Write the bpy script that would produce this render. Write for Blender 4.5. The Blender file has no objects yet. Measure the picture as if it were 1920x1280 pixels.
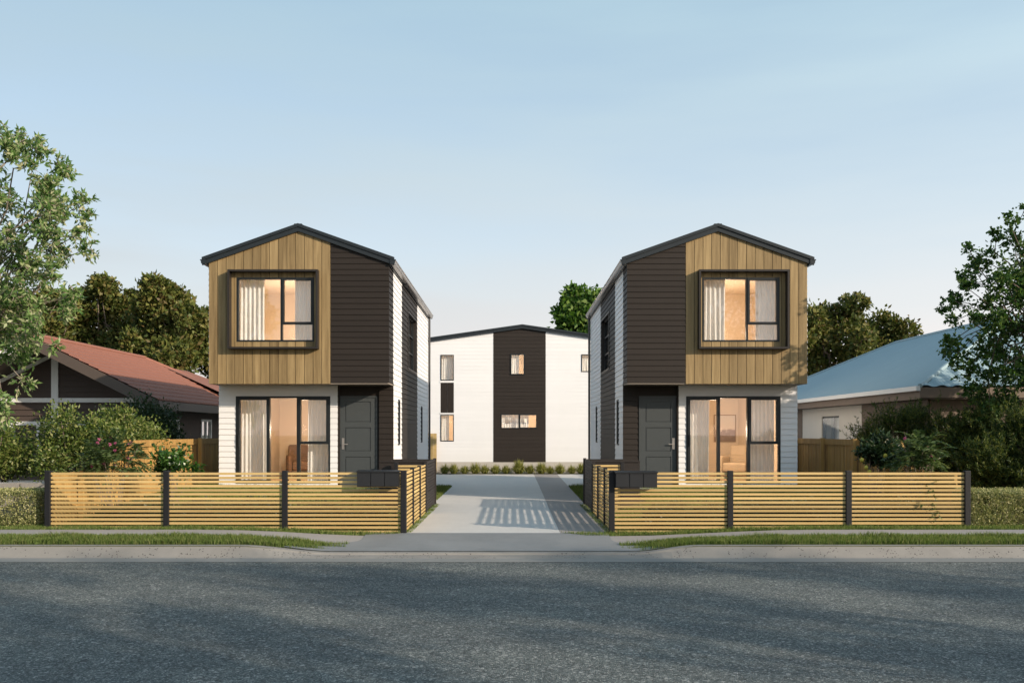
import bpy, math, random
import numpy as np
R = math.radians
scn = bpy.context.scene
COL = scn.collection
rnd = random.Random(7)
rng = np.random.default_rng(11)
F = 1700.0                       # focal length of the photograph in its own pixels
EYE = 1.73

# ------------------------------------------------------------------ materials
MATS = {}
class NT:
    def __init__(s, name):
        s.m = bpy.data.materials.new(name); s.m.use_nodes = True
        s.t = s.m.node_tree; s.n = s.t.nodes; s.l = s.t.links
        s.b = s.n['Principled BSDF']; s.out = s.n['Material Output']
    def new(s, typ, **kw):
        nd = s.n.new(typ)
        for k, v in kw.items():
            if k in nd.inputs: nd.inputs[k].default_value = v
            else: setattr(nd, k, v)
        return nd
    def link(s, a, b): s.l.new(a, b)
    def math(s, op, a, b=None):
        nd = s.n.new('ShaderNodeMath'); nd.operation = op
        for i, v in enumerate((a, b)):
            if v is None: continue
            if isinstance(v, (int, float)): nd.inputs[i].default_value = v
            else: s.link(v, nd.inputs[i])
        return nd.outputs[0]
    def coords(s, scale=(1, 1, 1)):
        tc = s.new('ShaderNodeTexCoord'); mp = s.new('ShaderNodeMapping')
        mp.inputs['Scale'].default_value = scale
        s.link(tc.outputs['Object'], mp.inputs['Vector'])
        return mp.outputs['Vector']
    def noise(s, vec, scale, detail=4, rough=.6):
        nd = s.new('ShaderNodeTexNoise', Scale=scale, Detail=detail, Roughness=rough)
        if vec is not None: s.link(vec, nd.inputs['Vector'])
        return nd.outputs['Fac']
    def ramp(s, fac, stops):
        nd = s.new('ShaderNodeValToRGB'); cr = nd.color_ramp
        while len(cr.elements) < len(stops): cr.elements.new(.5)
        for e, (p, c) in zip(cr.elements, stops):
            e.position = p; e.color = (*c, 1) if len(c) == 3 else c
        s.link(fac, nd.inputs['Fac'])
        return nd.outputs['Color']
    def mix(s, fac, a, b, mode='MIX'):
        nd = s.new('ShaderNodeMix'); nd.data_type = 'RGBA'; nd.blend_type = mode
        for sock, v in ((nd.inputs['Factor'], fac), (nd.inputs['A'], a), (nd.inputs['B'], b)):
            pass
        ins = [i for i in nd.inputs if i.enabled]
        fs = nd.inputs[0]; A = nd.inputs[6]; B = nd.inputs[7]
        for sock, v in ((fs, fac), (A, a), (B, b)):
            if isinstance(v, (int, float)): sock.default_value = v
            elif isinstance(v, tuple): sock.default_value = (*v, 1)
            else: s.link(v, sock)
        return nd.outputs[2]

def pbr(name, col, rough=.6, metal=0., spec=.5, island=0., noise=None, bump=None, stretch=(1, 1, 1), dirt=None):
    if name in MATS: return MATS[name]
    t = NT(name); b = t.b
    b.inputs['Roughness'].default_value = rough; b.inputs['Metallic'].default_value = metal
    b.inputs['Specular IOR Level'].default_value = spec
    vec = t.coords(stretch)
    val = None
    if island:
        g = t.new('ShaderNodeNewGeometry')
        val = t.math('ADD', t.math('MULTIPLY', g.outputs['Random Per Island'], island), 1 - island / 2)
    if noise:
        f = t.noise(vec, noise[0], noise[2] if len(noise) > 2 else 5, .65)
        nv = t.math('ADD', t.math('MULTIPLY', f, 2 * noise[1]), 1 - noise[1])
        val = nv if val is None else t.math('MULTIPLY', val, nv)
    if dirt:
        f2 = t.noise(t.coords(dirt[2] if len(dirt) > 2 else (1, 1, 1)), dirt[0], 6, .7)
        nv = t.math('ADD', t.math('MULTIPLY', f2, 2 * dirt[1]), 1 - dirt[1])
        val = nv if val is None else t.math('MULTIPLY', val, nv)
    if val is not None:
        hs = t.new('ShaderNodeHueSaturation', Color=(*col, 1)); t.link(val, hs.inputs['Value'])
        t.link(hs.outputs['Color'], b.inputs['Base Color'])
    else:
        b.inputs['Base Color'].default_value = (*col, 1)
    if bump:
        bp = t.new('ShaderNodeBump', Strength=bump[1], Distance=bump[2])
        t.link(t.noise(vec, bump[0], 6, .65), bp.inputs['Height']); t.link(bp.outputs['Normal'], b.inputs['Normal'])
    MATS[name] = t.m
    return t.m

def leafmat(name, cols, trans=.3, rough=.5, spec=.3):
    t = NT(name)
    g = t.new('ShaderNodeNewGeometry')
    n = len(cols)
    c = t.ramp(g.outputs['Random Per Island'], [(i / max(1, n - 1), k) for i, k in enumerate(cols)])
    t.link(c, t.b.inputs['Base Color'])
    t.b.inputs['Roughness'].default_value = rough; t.b.inputs['Specular IOR Level'].default_value = spec
    tr = t.new('ShaderNodeBsdfTranslucent')
    hs = t.new('ShaderNodeHueSaturation', Saturation=1.15, Value=1.25); t.link(c, hs.inputs['Color'])
    t.link(hs.outputs['Color'], tr.inputs['Color'])
    mx = t.new('ShaderNodeMixShader', Fac=trans)
    t.link(t.b.outputs[0], mx.inputs[1]); t.link(tr.outputs[0], mx.inputs[2]); t.link(mx.outputs[0], t.out.inputs['Surface'])
    MATS[name] = t.m
    return t.m

def glassmat(name, tint=(.975, .985, .98), r0=.105):
    t = NT(name)
    lw = t.new('ShaderNodeLayerWeight', Blend=.5)
    f = t.math('ADD', t.math('MULTIPLY', t.math('POWER', lw.outputs['Facing'], 5.0), 1 - r0), r0)
    a = t.new('ShaderNodeBsdfTransparent', Color=(*tint, 1)); g = t.new('ShaderNodeBsdfGlossy', Roughness=.005)
    mx = t.new('ShaderNodeMixShader')
    t.link(f, mx.inputs[0]); t.link(a.outputs[0], mx.inputs[1]); t.link(g.outputs[0], mx.inputs[2])
    t.link(mx.outputs[0], t.out.inputs['Surface'])
    MATS[name] = t.m
    return t.m

def woodmat(name, c0, c1, island=.22, rough=.6, axis=2, fine=26.):
    t = NT(name)
    st = [fine, fine, fine]; st[axis] = 1.1
    g = t.new('ShaderNodeNewGeometry')
    tc = t.new('ShaderNodeTexCoord'); mp = t.new('ShaderNodeMapping'); mp.inputs['Scale'].default_value = st
    t.link(tc.outputs['Object'], mp.inputs['Vector'])
    cmb = t.new('ShaderNodeCombineXYZ')
    for i in range(3): t.link(t.math('MULTIPLY', g.outputs['Random Per Island'], 37.0), cmb.inputs[i])
    t.link(cmb.outputs[0], mp.inputs['Location'])
    n1 = t.noise(mp.outputs['Vector'], 1.0, 6, .7)
    st2 = [s_ * .22 for s_ in st]
    mp2 = t.new('ShaderNodeMapping'); mp2.inputs['Scale'].default_value = st2
    t.link(tc.outputs['Object'], mp2.inputs['Vector']); t.link(cmb.outputs[0], mp2.inputs['Location'])
    n2 = t.noise(mp2.outputs['Vector'], 1.3, 3, .6)
    f = t.math('ADD', t.math('MULTIPLY', n1, .6), t.math('MULTIPLY', n2, .5))
    c = t.ramp(f, [(.32, c0), (.72, c1)])
    hs = t.new('ShaderNodeHueSaturation'); t.link(c, hs.inputs['Color'])
    t.link(t.math('ADD', t.math('MULTIPLY', g.outputs['Random Per Island'], island), 1 - island / 2), hs.inputs['Value'])
    t.link(hs.outputs['Color'], t.b.inputs['Base Color'])
    t.b.inputs['Roughness'].default_value = rough; t.b.inputs['Specular IOR Level'].default_value = .25
    bp = t.new('ShaderNodeBump', Strength=.25, Distance=.003); t.link(n1, bp.inputs['Height']); t.link(bp.outputs['Normal'], t.b.inputs['Normal'])
    MATS[name] = t.m
    return t.m

def asphaltmat():
    t = NT('asphalt')
    v = t.coords()
    vo = t.new('ShaderNodeTexVoronoi', Scale=88.0); t.link(v, vo.inputs['Vector'])
    sp = t.new('ShaderNodeSeparateColor'); t.link(vo.outputs['Color'], sp.inputs[0])
    chip = t.ramp(sp.outputs[0], [(0, (.052, .062, .062)), (.45, (.104, .121, .12)), (.80, (.155, .173, .171)), (1, (.38, .39, .38))])
    vo2 = t.new('ShaderNodeTexVoronoi', Scale=36.0); t.link(v, vo2.inputs['Vector'])
    sp2 = t.new('ShaderNodeSeparateColor'); t.link(vo2.outputs['Color'], sp2.inputs[0])
    chip = t.mix(t.math('MULTIPLY', t.math('GREATER_THAN', sp2.outputs[1], .80), .45), chip, (.022, .025, .027))
    chip = t.mix(t.math('MULTIPLY', t.math('GREATER_THAN', sp2.outputs[2], .965), .6), chip, (.42, .42, .41))
    mid = t.noise(v, 4.5, 5, .7)
    chip = t.mix(1.0, chip, t.ramp(mid, [(.3, (.78, .79, .80)), (.7, (1.22, 1.21, 1.2))]), 'MULTIPLY')
    big = t.noise(t.coords((.30, 1.0, 1)), 1.0, 6, .62)
    chip = t.mix(1.0, chip, t.ramp(big, [(.3, (.74, .76, .78)), (.7, (1.24, 1.2, 1.14))]), 'MULTIPLY')
    stain = t.noise(t.coords((.45, .8, 1)), 1.9, 7, .75)
    chip = t.mix(t.ramp(stain, [(.64, (0, 0, 0)), (.74, (.55, .55, .55))]), chip, (.035, .034, .034))
    crk = t.noise(t.coords((.45, 1.6, 1)), 1.1, 9, .72)
    lin = t.math('LESS_THAN', t.math('ABSOLUTE', t.math('SUBTRACT', crk, .40)), .0022)
    chip = t.mix(t.math('MULTIPLY', t.math('MULTIPLY', lin, t.math('GREATER_THAN', mid, .5)), .8), chip, (.012, .012, .013))
    t.link(chip, t.b.inputs['Base Color'])
    t.b.inputs['Roughness'].default_value = .8; t.b.inputs['Specular IOR Level'].default_value = .35
    h = t.math('ADD', sp.outputs[0], t.math('MULTIPLY', vo.outputs['Distance'], -1.5))
    bp = t.new('ShaderNodeBump', Strength=.8, Distance=.008); t.link(h, bp.inputs['Height']); t.link(bp.outputs['Normal'], t.b.inputs['Normal'])
    MATS['asphalt'] = t.m
    return t.m

def concretemat(name, col, pits=.0, streak=.0, rough=.8, mott=.14, joint=0):
    t = NT(name)
    v = t.coords()
    n = t.noise(v, 1.3, 7, .68); n2 = t.noise(v, 55, 3, .6)
    val = t.math('ADD', t.math('ADD', t.math('MULTIPLY', n, 2 * mott), t.math('MULTIPLY', n2, .18)), 1 - mott - .09)
    if streak:
        val = t.math('ADD', val, t.math('MULTIPLY', t.math('SUBTRACT', t.noise(t.coords((6, .4, .6)), 2., 5, .7), .5), streak))
    hs = t.new('ShaderNodeHueSaturation', Color=(*col, 1)); t.link(val, hs.inputs['Value'])
    c = hs.outputs['Color']
    if pits:
        vo = t.new('ShaderNodeTexVoronoi', Scale=24.); t.link(v, vo.inputs['Vector'])
        msk = t.math('GREATER_THAN', t.noise(v, 2.2, 3, .6), .5)
        pit = t.math('MULTIPLY', t.math('LESS_THAN', vo.outputs['Distance'], .24), msk)
        c = t.mix(t.math('MULTIPLY', pit, pits), c, (.05, .045, .04))
    t.link(c, t.b.inputs['Base Color'])
    t.b.inputs['Roughness'].default_value = rough; t.b.inputs['Specular IOR Level'].default_value = .3
    bp = t.new('ShaderNodeBump', Strength=.3, Distance=.004); t.link(n2, bp.inputs['Height']); t.link(bp.outputs['Normal'], t.b.inputs['Normal'])
    MATS[name] = t.m
    return t.m

M_wood = woodmat('timber_boards', (.140, .092, .040), (.365, .262, .130), island=.27, axis=2, fine=22)
M_slat = woodmat('fence_slat', (.42, .28, .105), (.60, .43, .19), island=.42, axis=0, fine=30)
M_slaty = woodmat('fence_slat_depthwise', (.42, .28, .105), (.60, .43, .19), island=.42, axis=1, fine=30)
M_pale = woodmat('paling', (.26, .14, .045), (.49, .30, .10), island=.25, axis=2, fine=24)
M_dark = pbr('dark_board', (.024, .0185, .015), .6, spec=.22, island=.12, noise=(3, .12), bump=(60, .1, .001))
M_white = pbr('white_board', (.76, .755, .755), .55, spec=.3, island=.03, dirt=(.8, .05))
M_cream = pbr('cream_plaster', (.70, .66, .60), .8, noise=(2, .06), bump=(90, .2, .002))
M_join = pbr('dark_joinery', (.013, .016, .018), .4, spec=.35)
M_post = pbr('dark_post', (.014, .014, .016), .5, spec=.3, noise=(5, .2))
M_screen = pbr('dark_screen', (.026, .021, .019), .55, spec=.3, island=.2)
M_roof = pbr('dark_roof_metal', (.017, .022, .026), .4, spec=.4, noise=(2, .1))
M_gutter = pbr('gutter_metal', (.20, .19, .185), .28, spec=.6)
M_pipe = pbr('downpipe_metal', (.045, .042, .042), .4)
M_soffit = pbr('soffit_paint', (.33, .28, .235), .6)
M_surround = pbr('window_surround', (.024, .020, .018), .45, spec=.35)
M_door = pbr('door_paint', (.056, .063, .065), .45, spec=.35, noise=(8, .08))
M_handle = pbr('satin_nickel', (.62, .55, .49), .3, metal=1.)
M_found = concretemat('foundation_concrete', (.47, .44, .40))
M_room = pbr('room_wall', (.74, .63, .51), .8)
M_floor = pbr('room_floor', (.30, .2, .12), .6)
M_curtain = pbr('curtain_cloth', (.86, .84, .82), .85, noise=(14, .03))
_n = M_curtain.node_tree; _tr = _n.nodes.new('ShaderNodeBsdfTranslucent'); _tr.inputs[0].default_value = (.86, .84, .82, 1); _mx = _n.nodes.new('ShaderNodeMixShader'); _mx.inputs[0].default_value = .13
_n.links.new(_n.nodes['Principled BSDF'].outputs[0], _mx.inputs[1]); _n.links.new(_tr.outputs[0], _mx.inputs[2]); _n.links.new(_mx.outputs[0], _n.nodes['Material Output'].inputs['Surface'])
M_glass = glassmat('window_glass')
M_asph = asphaltmat()
M_kerb = concretemat('kerb_concrete', (.235, .22, .20), pits=.95, streak=0, mott=.34)
M_gutch = concretemat('channel_concrete', (.21, .21, .20), mott=.16, streak=.2)
M_path = concretemat('path_concrete', (.30, .28, .265), mott=.12)
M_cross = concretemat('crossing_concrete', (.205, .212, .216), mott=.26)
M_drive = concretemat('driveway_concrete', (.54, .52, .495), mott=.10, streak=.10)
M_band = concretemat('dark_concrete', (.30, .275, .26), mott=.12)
M_soil = pbr('soil', (.075, .075, .035), .95, noise=(3, .35), bump=(25, .6, .02))
M_grass = leafmat('grass_blade', [(.075, .125, .028), (.125, .19, .045), (.17, .225, .06), (.27, .27, .11)], .35, .6, .2)
M_lawn = leafmat('lawn_blade', [(.07, .11, .025), (.12, .175, .04), (.17, .21, .06), (.26, .25, .10)], .35, .6, .2)
M_bark = pbr('bark', (.16, .125, .095), .9, noise=(9, .35), bump=(22, .8, .02), stretch=(1, 1, .3))
M_twig = pbr('pale_bark', (.24, .20, .16), .85, noise=(9, .3))
M_tile = pbr('red_tile', (.24, .096, .062), .75, noise=(5, .16), bump=(30, .2, .004))
M_blue = pbr('blue_roof_metal', (.30, .395, .43), .65, spec=.25, noise=(1.2, .06))
M_brown = pbr('brown_board', (.066, .046, .037), .7, island=.15, noise=(4, .15))
M_fasc = pbr('brown_fascia', (.085, .063, .05), .6, noise=(3, .1))
M_trim = pbr('white_trim', (.76, .75, .73), .55, noise=(6, .05))
M_bclad = pbr('brown_panel', (.17, .125, .095), .7, noise=(3, .15))
M_stone = pbr('stone', (.30, .275, .25), .9, island=.35, noise=(10, .2), bump=(20, .6, .01))
M_box = pbr('letterbox_paint', (.018, .0185, .02), .42, spec=.35)

# ------------------------------------------------------------------ mesh helpers
class MB:
    def __init__(s): s.v = []; s.f = []
    def poly(s, pts):
        i = len(s.v); s.v += [tuple(p) for p in pts]; s.f.append(tuple(range(i, i + len(pts))))
    def box(s, x0, x1, y0, y1, z0, z1):
        s.hexa([(x0, y0, z0), (x1, y0, z0), (x1, y1, z0), (x0, y1, z0), (x0, y0, z1), (x1, y0, z1), (x1, y1, z1), (x0, y1, z1)])
        return s
    def hexa(s, p):
        i = len(s.v); s.v += [tuple(q) for q in p]
        for q in ((3, 2, 1, 0), (4, 5, 6, 7), (0, 1, 5, 4), (1, 2, 6, 5), (2, 3, 7, 6), (3, 0, 4, 7)): s.f.append(tuple(i + k for k in q))
        return s
    def pbox(s, P, a0, a1, b0, b1, o0, o1):
        return s.hexa([P(a0, b0, o0), P(a1, b0, o0), P(a1, b0, o1), P(a0, b0, o1), P(a0, b1, o0), P(a1, b1, o0), P(a1, b1, o1), P(a0, b1, o1)])
    def prism(s, P, poly, of, base=0.):
        n = len(poly); i = len(s.v)
        s.v += [tuple(P(a, b, of(a, b))) for a, b in poly]; s.v += [tuple(P(a, b, base)) for a, b in poly]
        s.f.append(tuple(range(i, i + n))); s.f.append(tuple(range(i + 2 * n - 1, i + n - 1, -1)))
        for k in range(n):
            j = (k + 1) % n; s.f.append((i + k, i + n + k, i + n + j, i + j))
        return s
    def tube(s, pts, rad, n=7, cap=True):
        pts = [np.array(p, float) for p in pts]; i0 = len(s.v); up = None
        for k, p in enumerate(pts):
            d = pts[min(k + 1, len(pts) - 1)] - pts[max(k - 1, 0)]; d = d / (np.linalg.norm(d) + 1e-9)
            if up is None:
                up = np.array([1., 0, 0]) if abs(d[2]) > .8 else np.array([0, 0, 1.])
            a = np.cross(d, up); a /= np.linalg.norm(a) + 1e-9; b = np.cross(a, d); up = b
            r = rad[k] if hasattr(rad, '__len__') else rad
            for q in range(n):
                t = 2 * math.pi * q / n; s.v.append(tuple(p + r * (math.cos(t) * a + math.sin(t) * b)))
        for k in range(len(pts) - 1):
            for q in range(n):
                a = i0 + k * n + q; b = i0 + k * n + (q + 1) % n; s.f.append((a, b, b + n, a + n))
        if cap:
            s.f.append(tuple(i0 + q for q in range(n - 1, -1, -1))); e = i0 + (len(pts) - 1) * n; s.f.append(tuple(e + q for q in range(n)))
        return s
    def build(s, name, mat, parent=None, loc=None, smooth=False, fixn=True):
        me = bpy.data.meshes.new(name)
        base = ROOT.get(parent.name, (0, 0, 0)) if parent is not None else (loc or (0, 0, 0))
        vs = np.array(s.v, float).reshape(-1, 3) - np.array(base)
        me.from_pydata([tuple(v) for v in vs], [], s.f)
        if fixn:
            import bmesh
            bm = bmesh.new(); bm.from_mesh(me); bmesh.ops.recalc_face_normals(bm, faces=bm.faces); bm.to_mesh(me); bm.free()
        if smooth: me.shade_smooth()
        me.materials.append(mat)
        o = bpy.data.objects.new(name, me); COL.objects.link(o)
        if parent is not None:
            o.parent = parent; ROOT[o.name] = base
        else:
            o.location = base
        return o

ROOT = {}
def thing(name, label, cat, loc=(0, 0, 0), group=None):
    o = bpy.data.objects.new(name, None); COL.objects.link(o); o.empty_display_size = .2
    o.location = loc; ROOT[o.name] = loc
    return tag(o, label, cat, group)
def tag(o, label=None, cat=None, group=None, kind=None):
    if label: o['label'] = label
    if cat: o['category'] = cat
    if group: o['group'] = group
    if kind: o['kind'] = kind
    return o

def quads(name, V, mat, parent=None, loc=(0, 0, 0)):
    """V: (N,k,3) array of N faces of k corners, one mesh"""
    N, k = V.shape[:2]
    base = ROOT.get(parent.name, (0, 0, 0)) if parent is not None else loc
    me = bpy.data.meshes.new(name)
    me.vertices.add(N * k); me.vertices.foreach_set('co', (V.reshape(-1, 3) - np.array(base)).astype(np.float32).ravel())
    me.loops.add(N * k); me.loops.foreach_set('vertex_index', np.arange(N * k, dtype=np.int32))
    me.polygons.add(N); me.polygons.foreach_set('loop_start', np.arange(0, N * k, k, dtype=np.int32))
    me.update(calc_edges=True); me.validate()
    me.materials.append(mat)
    o = bpy.data.objects.new(name, me); COL.objects.link(o)
    if parent is not None: o.parent = parent; ROOT[o.name] = base
    else: o.location = base
    return o

def cut(rect, holes):
    out = [rect]
    for h in holes:
        nxt = []
        for (a0, a1, b0, b1) in out:
            if h[1] <= a0 or h[0] >= a1 or h[3] <= b0 or h[2] >= b1: nxt.append((a0, a1, b0, b1)); continue
            if h[2] > b0: nxt.append((a0, a1, b0, h[2]))
            if h[3] < b1: nxt.append((a0, a1, h[3], b1))
            c0, c1 = max(b0, h[2]), min(b1, h[3])
            if h[0] > a0: nxt.append((a0, h[0], c0, c1))
            if h[1] < a1: nxt.append((h[1], a1, c0, c1))
        out = nxt
    return out
def clip(poly, planes):
    for (na, nb, c) in planes:                      # keep na*a + nb*b <= c
        res = []
        for i, p in enumerate(poly):
            q = poly[(i + 1) % len(poly)]; dp = na * p[0] + nb * p[1] - c; dq = na * q[0] + nb * q[1] - c
            if dp <= 1e-9: res.append(p)
            if (dp < -1e-9 and dq > 1e-9) or (dp > 1e-9 and dq < -1e-9):
                t = dp / (dp - dq); res.append((p[0] + t * (q[0] - p[0]), p[1] + t * (q[1] - p[1])))
        poly = res
        if len(poly) < 3: return []
    return poly
def lap(mb, P, a0, a1, b0, b1, pitch=.134, holes=(), planes=(), zref=0., bot=.026, top=.008):
    k = math.floor((b0 - zref) / pitch)
    while zref + k * pitch < b1 - 1e-6:
        r0 = zref + k * pitch; r1 = r0 + pitch; k += 1
        of = lambda a, b, r0=r0: bot + (top - bot) * (b - r0) / pitch
        for rc in cut((a0, a1, max(r0, b0), min(r1, b1)), holes):
            if rc[3] - rc[2] < .004 or rc[1] - rc[0] < .004: continue
            p = clip([(rc[0], rc[2]), (rc[1], rc[2]), (rc[1], rc[3]), (rc[0], rc[3])], planes)
            if p: mb.prism(P, p, of, -.004)
def vboards(mb, P, a0, a1, b0, b1, pitch, gap, holes=(), planes=(), th=.020, ends=True):
    mb_back = []
    a = a0
    while a < a1 - 1e-6:
        e = min(a + pitch, a1)
        for rc in cut((a + gap / 2, e - gap / 2, b0, b1), holes):
            if rc[1] - rc[0] < .004 or rc[3] - rc[2] < .004: continue
            p = clip([(rc[0], rc[2]), (rc[1], rc[2]), (rc[1], rc[3]), (rc[0], rc[3])], planes)
            if p: mb.prism(P, p, lambda a_, b_: th, -.004)
        a = e
def slab(mb, P, rect, holes=(), planes=(), o0=-.10, o1=-.006):
    for rc in cut(rect, holes):
        p = clip([(rc[0], rc[2]), (rc[1], rc[2]), (rc[1], rc[3]), (rc[0], rc[3])], planes)
        if p: mb.prism(P, p, lambda a, b: o1, o0)

def frame_bars(mb, P, r, t, o0, o1):
    a0, a1, b0, b1 = r
    mb.pbox(P, a0, a0 + t, b0, b1, o0, o1); mb.pbox(P, a1 - t, a1, b0, b1, o0, o1)
    mb.pbox(P, a0 + t, a1 - t, b0, b0 + t, o0, o1); mb.pbox(P, a0 + t, a1 - t, b1 - t, b1, o0, o1)

def window(root, P, rect, t=.045, o0=-.07, o1=.03, bars=(), sashes=(), panes=None, name='window', mat=None, glass=None, sasht=.05):
    mb = MB(); frame_bars(mb, P, rect, t, o0, o1)
    for b in bars: mb.pbox(P, b[0], b[1], b[2], b[3], o0 + .002, o1 - .002)
    w = mb.build(name, mat or M_join, root)
    for sr in sashes:
        m2 = MB(); frame_bars(m2, P, sr, sasht, o0 + .02, o1 + .016); m2.build('sash', mat or M_join, w)
    for pr in (panes or [(rect[0] + t, rect[1] - t, rect[2] + t, rect[3] - t)]):
        MB().pbox(P, pr[0], pr[1], pr[2], pr[3], -.022, -.016).build('pane', glass or M_glass, w)
    return w

def curtain(label, x0, x1, y, z0, z1, n=7, amp=.032, group='curtains in the windows', seed=0):
    rr = random.Random(seed); mb = MB(); N = n * 10; rows = [z1, z1 - .12, z1 - .5, (z0 + z1) / 2, z0 + .4, z0]
    ph = [rr.uniform(-.35, .35) for _ in range(n + 2)]; am = [rr.uniform(.6, 1.25) for _ in range(n + 2)]
    idx = []
    for j, z in enumerate(rows):
        k = j / (len(rows) - 1); row = []
        for i in range(N + 1):
            u = i / N; q = u * n; c = int(q); w = am[c] * (1 - (q - c)) + am[c + 1] * (q - c); p = ph[c] * (1 - (q - c)) + ph[c + 1] * (q - c)
            x = x0 + (x1 - x0) * (u + .012 * math.sin(7 * u + 3 * k))
            yy = y + amp * w * (.5 + .6 * k) * math.sin(2 * math.pi * q + p * (1 + k)) + .012 * math.sin(9 * u + 5 * k)
            row.append(len(mb.v)); mb.v.append((x, yy, z))
        idx.append(row)
    for j in range(len(rows) - 1):
        for i in range(N): mb.f.append((idx[j][i], idx[j][i + 1], idx[j + 1][i + 1], idx[j + 1][i]))
    o = mb.build('curtain', M_curtain, loc=((x0 + x1) / 2, y, z0), smooth=True, fixn=False)
    
    return tag(o, label, 'curtain', group)

# ------------------------------------------------------------------ terrain
def sst(a, b, x):
    t = min(1., max(0., (x - a) / (b - a))); return t * t * (3 - 2 * t)
def drop(x):
    return sst(-4.15, -2.75, x) * (1 - sst(1.85, 2.85, x))
def zg(x, y):
    side = .10 * sst(1.9, 5.0, abs(x + .05))
    if y < 13.70: return -.40
    if y < 15.45:
        t = min(1, max(0, (y - 13.85) / .9)); full = .02 + (side - .02) * t
        return full - drop(x) * .125 * (1 - sst(13.75, 15.35, y))
    if abs(x) < 8.0 and y < 22.6:
        inner = sst(1.95, 3.0, abs(x + .08))
        return side + inner * .30 * sst(15.7, 21.0, y)
    if abs(x) < 8.0: 
        return side * (1 - sst(22.6, 24, y)) + .3 * sst(1.95, 3.0, abs(x + .08)) * (1 - sst(22.6, 26, y))
    return side

def sheet(name, xs, ys, zf, mat, kind='structure', thick=None):
    mb = MB(); idx = {}
    for j, y in enumerate(ys):
        for i, x in enumerate(xs):
            idx[i, j] = len(mb.v); mb.v.append((x, y, zf(x, y)))
    for j in range(len(ys) - 1):
        for i in range(len(xs) - 1): mb.f.append((idx[i, j], idx[i + 1, j], idx[i + 1, j + 1], idx[i, j + 1]))
    o = mb.build(name, mat, smooth=True, fixn=False); o['kind'] = kind
    return o
lin = lambda a, b, n: [a + (b - a) * i / n for i in range(n + 1)]
gx = [-600, -200, -80, -40, -24] + lin(-16, 16, 128) + [24, 40, 80, 200, 600]
gy = [-600, -200, -60, -20, 0, 6, 12, 13.69] + lin(13.71, 16.1, 24) + lin(16.4, 24, 25) + [25, 26.5, 28.8, 33, 37, 45, 60, 90, 200, 600]
sheet('ground', gx, gy, zg, M_soil)
ROADZ = -.150
sheet('road', [-150, -40] + lin(-14, 14, 14) + [40, 150], [-1.6, 2, 6, 10, 13.19], lambda x, y: ROADZ, M_asph)
# the far side of the street, out of the picture but seen in the window panes
sheet('roadside', [-150, 150], [-40, -1.62], lambda x, y: -.05, M_soil)

# kerb and channel
def kerbtop(x): return .022 - drop(x) * .105
mb = MB(); xs = [-40] + lin(-12, 12, 160) + [40]
prof = lambda x: [(13.86, kerbtop(x) - .25), (13.86, kerbtop(x)), (13.74, kerbtop(x)), (13.715, kerbtop(x) - .006), (13.69, kerbtop(x) - .03), (13.52, -.128), (13.49, -.135)]
rows = []
for x in xs:
    rows.append([len(mb.v) + k for k in range(7)]); mb.v += [(x, y, z) for y, z in prof(x)]
for i in range(len(xs) - 1):
    for k in range(6): mb.f.append((rows[i][k], rows[i + 1][k], rows[i + 1][k + 1], rows[i][k + 1]))
o = mb.build('kerb', M_kerb, fixn=False); o['kind'] = 'structure'
o = sheet('kerb_channel', xs, [13.16, 13.30, 13.491], lambda x, y: -.135 - .010 * (13.49 - y) / .33, M_gutch)

# vehicle crossing and footpath (sheets a little above the soil)
def grid(name, rows_, mat, dz):
    """rows_: list of (y, xleft, xright)"""
    mb = MB(); n = 40; idx = []
    for (y, a, b) in rows_:
        r = []
        for i in range(n + 1):
            x = a + (b - a) * i / n; r.append(len(mb.v)); mb.v.append((x, y, zg(x, y) + dz))
        idx.append(r)
    for j in range(len(idx) - 1):
        for i in range(n): mb.f.append((idx[j][i], idx[j][i + 1], idx[j + 1][i + 1], idx[j + 1][i]))
    o = mb.build(name, mat, smooth=True, fixn=False); o['kind'] = 'structure'
    return o
cr = []
for k in range(13):
    y = 13.865 + k * (15.44 - 13.865) / 12; f = 1 - sst(13.86, 14.75, y)
    cr.append((y, -2.45 - 1.05 * f, 1.62 + .72 * f))
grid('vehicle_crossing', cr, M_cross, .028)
PY0, PY1 = 14.42, 15.08
grid('footpath', [(y, -30, -2.45) for y in lin(PY0, PY1, 6)], M_path, .022)
grid('footpath', [(y, 1.62, 30) for y in lin(PY0, PY1, 6)], M_path, .022)
# driveway, its dark band and the court at its end
DR = [(15.445, -1.80, .82), (21.4, -1.84, .84), (22.5, -1.93, .85), (28.8, -1.97, .87)]
sheet_d = grid('driveway', DR, M_drive, .024)
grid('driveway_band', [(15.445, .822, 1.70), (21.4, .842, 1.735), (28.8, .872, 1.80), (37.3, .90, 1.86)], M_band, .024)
grid('court', [(28.802, -7.5, .872), (37.3, -7.5, .898)], M_drive, .024)
grid('court', [(28.802, 1.802, 7.5), (37.3, 1.862, 7.5)], M_drive, .024)

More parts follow.
